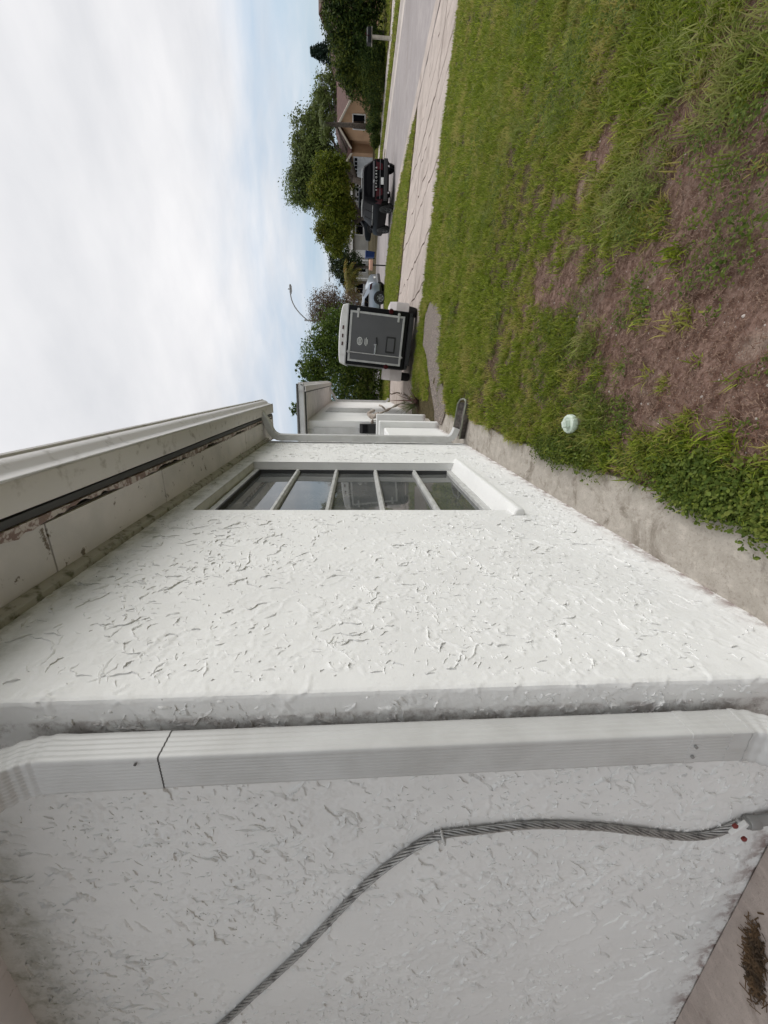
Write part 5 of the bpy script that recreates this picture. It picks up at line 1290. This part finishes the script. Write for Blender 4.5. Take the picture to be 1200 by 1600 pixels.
# ------------------------------------------------------------------ lawn: clumps instanced over the ground
PROTO = {}
def proto(name, V, F, m):
    o = fastmesh(name, V, F, m); COL.objects.unlink(o); return o
def blade_clump(nb, h0, h1, w_, spread, lean, seed, segs=3):
    r_ = np.random.default_rng(seed); V = []; F = []
    for k in range(nb):
        a_ = r_.uniform(0, 6.28); rr_ = spread * math.sqrt(r_.random()); b0 = r_.uniform(0, 6.28)
        ox, oy = rr_ * math.cos(b0), rr_ * math.sin(b0); h = r_.uniform(h0, h1); el = math.pi / 2 - abs(r_.normal(0, lean)); ww = w_ * r_.uniform(.7, 1.3)
        x = 0; z = -.005; s0 = len(V)
        for q in range(segs + 1):
            t = q / segs; wq = ww * (1 - t ** 1.6) + ww * .06
            for s in (-1, 1): V.append((ox + math.cos(a_) * x - math.sin(a_) * wq * s, oy + math.sin(a_) * x + math.cos(a_) * wq * s, z))
            x += math.cos(el) * h / segs; z += math.sin(el) * h / segs; el -= r_.uniform(.1, .55)
            z = max(z, .002)
        for q in range(segs): F.append((s0 + 2 * q, s0 + 2 * q + 1, s0 + 2 * q + 3, s0 + 2 * q + 2))
    return np.array(V), np.array(F)
def leaf_clump(nl, hmax, rad, ls, seed):
    r_ = np.random.default_rng(seed); V = []; F = []
    for k in range(nl):
        a_ = r_.uniform(0, 6.28); rr_ = rad * math.sqrt(r_.random()); c = np.array([rr_ * math.cos(a_), rr_ * math.sin(a_), hmax * r_.uniform(.25, 1) * (1 - .5 * (rr_ / rad) ** 2)])
        n = np.array([r_.normal(0, .45), r_.normal(0, .45), 1.0]); n /= np.linalg.norm(n); t = np.cross(n, r_.normal(size=3)); t /= np.linalg.norm(t); b_ = np.cross(n, t); s = ls * r_.uniform(.6, 1.3); s0 = len(V)
        for (u, v, d) in ((-1, 0, 0), (-.45, .52, .12), (.35, .58, .12), (1, 0, -.1), (.35, -.58, .12), (-.45, -.52, .12)): V.append(c + t * u * s + b_ * v * s + n * d * s)
        F.append((s0, s0 + 1, s0 + 2, s0 + 3)); F.append((s0, s0 + 3, s0 + 4, s0 + 5))
    return np.array(V), np.array(F)
def litter_clump(nb, rad, seed):
    r_ = np.random.default_rng(seed); V = []; F = []
    for k in range(nb):
        c = np.array([r_.normal(0, rad * .6), r_.normal(0, rad * .6), r_.uniform(.001, .012)]); a_ = r_.uniform(0, 6.28); L = r_.uniform(.002, .011); w_ = r_.uniform(.0005, .0014); s0 = len(V); bend = r_.uniform(-.6, .6)
        for q in range(4):
            t = q / 3 - .5; an = a_ + bend * t; p = c + np.array([math.cos(an) * L * 2 * t, math.sin(an) * L * 2 * t, .006 * r_.random()])
            for s in (-1, 1): V.append(p + np.array([-math.sin(an), math.cos(an), 0]) * w_ * s)
        for q in range(3): F.append((s0 + 2 * q, s0 + 2 * q + 1, s0 + 2 * q + 3, s0 + 2 * q + 2))
    return np.array(V), np.array(F)
def scatter(name, protos, P, scl, label, cat, seed, tilt=.12):
    """one object whose points carry instanced clumps"""
    n = len(P); r_ = np.random.default_rng(seed)
    me = bpy.data.meshes.new(name); me.vertices.add(n); me.vertices.foreach_set('co', np.asarray(P, np.float32).ravel())
    rot = np.stack([r_.normal(0, tilt, n), r_.normal(0, tilt, n), r_.uniform(0, 6.283, n)], 1).astype(np.float32)
    at = me.attributes.new('rot', 'FLOAT_VECTOR', 'POINT'); at.data.foreach_set('vector', rot.ravel())
    at = me.attributes.new('scl', 'FLOAT', 'POINT'); at.data.foreach_set('value', np.asarray(scl, np.float32))
    at = me.attributes.new('pick', 'INT', 'POINT'); at.data.foreach_set('value', r_.integers(0, len(protos), n).astype(np.int32))
    me.update()
    o = bpy.data.objects.new(name, me); COL.objects.link(o)
    me.materials.append(protos[0].data.materials[0])
    cl_ = bpy.data.collections.new(name + '_clumps')
    for p in protos: cl_.objects.link(p)
    ng = bpy.data.node_groups.new(name, 'GeometryNodeTree')
    ng.interface.new_socket('Geometry', in_out='INPUT', socket_type='NodeSocketGeometry'); ng.interface.new_socket('Geometry', in_out='OUTPUT', socket_type='NodeSocketGeometry')
    gi = ng.nodes.new('NodeGroupInput'); go = ng.nodes.new('NodeGroupOutput')
    ip = ng.nodes.new('GeometryNodeInstanceOnPoints'); ci = ng.nodes.new('GeometryNodeCollectionInfo')
    ci.inputs['Collection'].default_value = cl_; ci.inputs['Separate Children'].default_value = True; ci.inputs['Reset Children'].default_value = True
    def na(nm, ty):
        q = ng.nodes.new('GeometryNodeInputNamedAttribute'); q.data_type = ty; q.inputs['Name'].default_value = nm; return q.outputs['Attribute']
    ip.inputs['Pick Instance'].default_value = True
    ng.links.new(gi.outputs[0], ip.inputs['Points']); ng.links.new(ci.outputs[0], ip.inputs['Instance'])
    ng.links.new(na('pick', 'INT'), ip.inputs['Instance Index']); ng.links.new(na('rot', 'FLOAT_VECTOR'), ip.inputs['Rotation']); ng.links.new(na('scl', 'FLOAT'), ip.inputs['Scale'])
    ng.links.new(ip.outputs[0], go.inputs[0])
    md = o.modifiers.new('scatter', 'NODES'); md.node_group = ng
    tag(o, label, cat, kind='stuff'); return o
GR = [proto('grass_clump', *blade_clump(18, .028, .066, (.0018, .0023, .0028, .0036)[k], .034, (.75, .85, .95, 1.05)[k], 70 + k), 'grass') for k in range(4)]
GL = [proto('long_grass_clump', *blade_clump(22, .06, .15, .0026, .035, .75, 80 + k, 5), 'grass_long') for k in range(3)]
WD = [proto('weed_clump', *leaf_clump(26, .045, .055, .0085, 90 + k), 'weed') for k in range(3)]
TH = [proto('thatch_clump', *litter_clump(30, .05, 95 + k), 'thatch') for k in range(3)]
BARE = [(.22, 3.82, .18, .10), (.55, 3.84, .16, .08), (-.14, 4.1, .12, .12), (1.04, 5.78, .3, .10), (.76, 3.18, .14, .10), (.26, 1.70, .46, .72), (.55, 1.25, .4, .3), (.98, 2.05, .22, .22), (.80, 1.55, .18, .25), (.62, 2.75, .16, .2), (.10, 1.25, .3, .3), (.45, 2.35, .2, .3), (1.3, 2.6, .12, .12)]
def bare(x, y):
    b_ = np.zeros_like(x)
    for (cx_, cy_, rx, ry) in BARE: b_ = np.maximum(b_, 1.25 - np.sqrt(((x - cx_) / rx) ** 2 + ((y - cy_) / ry) ** 2))
    b_ = np.clip(b_ * 1.6, 0, 1)
    nz = vnoise(x, y, 3.2, 40) * .55 + vnoise(x, y, 9.0, 41) * .45
    near = np.clip(1.55 - (y + .55 * x) / 4.2, 0.10, 1)
    return np.clip(b_ * 1.25 + (nz - .45) * 2.4 * near, 0, .985)
def onlawn(x, y): return (x > strip_edge(y) + .005) & ~inpoly(x, y, PATH) & ~((x < .0) & (y > 5.9)) & ~((np.abs(x + .43) < .25) & (np.abs(y - 4.78) < .24)) & (((x + .212) ** 2 + (y - 2.235) ** 2) > .055 ** 2)
def field(n, x0, x1, y0, y1, seed):
    r_ = np.random.default_rng(seed); return r_.uniform(x0, x1, n), r_.uniform(y0, y1, n), r_
PX, PY, SC = [], [], []
for (x0, x1, y0, y1, dens, sc) in ((-.5, 3.2, .25, 3.4, 1900, 1.05), (3.2, 5, .25, 3.4, 800, 1.25), (-.5, 4.2, 3.4, 6.0, 1100, 1.2), (4.2, 8.6, 3.4, 6.0, 450, 1.5), (-.5, 8.6, 6.0, 9.47, 480, 1.5)):
    n = int((x1 - x0) * (y1 - y0) * dens); x, y, r_ = field(n, x0, x1, y0, y1, int(dens + x0 * 10))
    tf = vnoise(x, y, 11.0, 46) * .5 + vnoise(x, y, 26.0, 47) * .5
    k = onlawn(x, y) & (r_.random(n) > bare(x, y) * 1.0) & (r_.random(n) < np.clip((tf - .30) * 3.6, .10, 1)) & ~((x < .9) & (y > 9.4))
    x, y = x[k], y[k]; PX.append(x); PY.append(y); SC.append(sc * r_.uniform(.6, 1.25, len(x)) * (.75 + .6 * vnoise(x, y, 1.3, 44)))
x = np.concatenate(PX); y = np.concatenate(PY)
scatter('lawn_grass', GR, np.stack([x, y, gnear(x, y)], 1), np.concatenate(SC), 'patchy green lawn between the house and the driveway', 'grass', 1)
# grass on the verges further away
PX, PY, SC = [], [], []
for (x0, x1, y0, y1, dens) in ((-2.6, 8.5, 16.25, 32, 55), (15.6, 17.0, 8, 45, 45), (18.5, 26, 24, 46, 22), (-.4, .95, 7.2, 9.5, 260)):
    n = int((x1 - x0) * (y1 - y0) * dens); x, y, r_ = field(n, x0, x1, y0, y1, int(dens * 3 + 7))
    k = ~inpoly(x, y, ROAD) & ((y > 16.2) | (x > 9) | (~inpoly(x, y, PATH) & (x > -.35)))
    x, y = x[k], y[k]; PX.append(x); PY.append(y); SC.append((2.6 if dens < 100 else 1.5) * r_.uniform(.6, 1.2, len(x)))
x = np.concatenate(PX); y = np.concatenate(PY)
scatter('verge_grass', GR, np.stack([x, y, gz(x, y) + .01], 1), np.concatenate(SC), 'green grass of the verges beyond the driveway and across the street', 'grass', 2)
# long tufts
n = 5200; x, y, r_ = field(n, -.45, 4.5, .3, 5.5, 5)
tn_ = vnoise(x, y, 2.6, 50) * .6 + vnoise(x, y, 7.0, 51) * .4
k = onlawn(x, y) & (tn_ > .60) & (r_.random(n) > bare(x, y) * .9) & (r_.random(n) < np.clip(.15 + .3 * x, 0, .8))
cx_, cy_ = x[k], y[k]
tuft = [(.92, 2.28, .12, 60), (1.05, 1.75, .1, 40), (1.35, 2.0, .15, 60), (.25, 2.35, .06, 14), (-.20, 2.12, .08, 24), (.75, 1.12, .12, 40), (1.7, 2.4, .2, 60)]
for (tx, ty, tr_, q) in tuft: cx_ = np.append(cx_, r_.normal(tx, tr_, q)); cy_ = np.append(cy_, r_.normal(ty, tr_, q))
k = onlawn(cx_, cy_); cx_, cy_ = cx_[k], cy_[k]
scatter('long_grass', GL, np.stack([cx_, cy_, gnear(cx_, cy_)], 1), r_.uniform(.5, 1.05, len(cx_)), 'longer pale grass tufts standing out of the near lawn', 'grass', 3, .25)
# broad-leaved weeds along the concrete strip
PX, PY, SC = [], [], []
for (wx, wy, rx, ry, q, s) in ((-.335, 1.33, .075, .24, 280, 1.05), (-.40, 1.30, .05, .22, 90, .9), (-.36, 1.06, .08, .10, 90, 1.0), (-.38, 2.30, .09, .26, 210, 1.0), (-.33, 1.85, .06, .2, 22, .8), (-.15, 2.1, .16, .25, 170, .8), (-.42, 2.62, .07, .12, 60, .8), (.66, 1.60, .30, .14, 46, .75), (.38, 1.97, .16, .18, 26, .7), (.2, 2.75, .3, .3, 200, .7), (.42, 1.50, .14, .12, 20, .8), (.80, 1.30, .25, .3, 40, .8), (.15, 2.3, .3, .3, 60, .65), (.30, 1.10, .25, .2, 30, .7)):
    r_ = np.random.default_rng(int(abs(wx * 100) + wy * 1000)); PX.append(r_.normal(wx, rx * .55, q)); PY.append(r_.normal(wy, ry * .55, q)); SC.append(s * r_.uniform(.5, 1.15, q))
n = 5000; x, y, r_ = field(n, -.4, 3.5, 1.2, 6.5, 9); k = (vnoise(x, y, 2.0, 60) > .56) & (r_.random(n) < .75); PX.append(x[k]); PY.append(y[k]); SC.append(r_.uniform(.45, .85, k.sum()))
x, y, s = map(np.concatenate, (PX, PY, SC)); k = (x > strip_edge(y) - .09) & (((x + .212) ** 2 + (y - 2.235) ** 2) > .06 ** 2) & ~((np.abs(x + .43) < .25) & (np.abs(y - 4.78) < .24)); x, y, s = x[k], y[k], s[k]
scatter('ground_cover_weeds', WD, np.stack([x, y, np.maximum(gnear(x, y), .0)], 1), s, 'small leaved green weeds creeping over the edge of the concrete strip', 'weeds', 4, .25)
# dead thatch on the bare soil
n = 9000; x, y, r_ = field(n, -.42, 3.4, .25, 4.6, 12); k = onlawn(x, y) & (r_.random(n) < np.clip(bare(x, y) * .9 + .25, 0, 1)); x, y = x[k], y[k]
scatter('dead_thatch', TH, np.stack([x, y, gnear(x, y)], 1), r_.uniform(.6, 1.3, len(x)), 'dry brown thatch lying on the bare soil of the lawn', 'thatch', 5, .06)
# pale crumbs of stone on the soil
n = 700; x, y, r_ = field(n, -.4, 1.6, .5, 3.2, 14); k = onlawn(x, y) & (r_.random(n) < bare(x, y)); x, y = x[k], y[k]
PB = []
for k in range(2):
    rb_ = random.Random(k); bmn = bmesh.new(); bmesh.ops.create_icosphere(bmn, subdivisions=1, radius=.005)
    for v in bmn.verts: v.co = Vector((v.co.x * rb_.uniform(.7, 1.4), v.co.y * rb_.uniform(.7, 1.2), v.co.z * .6))
    me = bpy.data.meshes.new('pebble'); bmn.to_mesh(me); bmn.free(); me.materials.append(MT['walk']); PB.append(bpy.data.objects.new('pebble', me))
scatter('pebbles', PB, np.stack([x, y, gnear(x, y) + .001], 1), r_.uniform(.3, 1.2, len(x)) ** 2, 'pale pebbles scattered on the bare soil', 'pebbles', 6, .3)
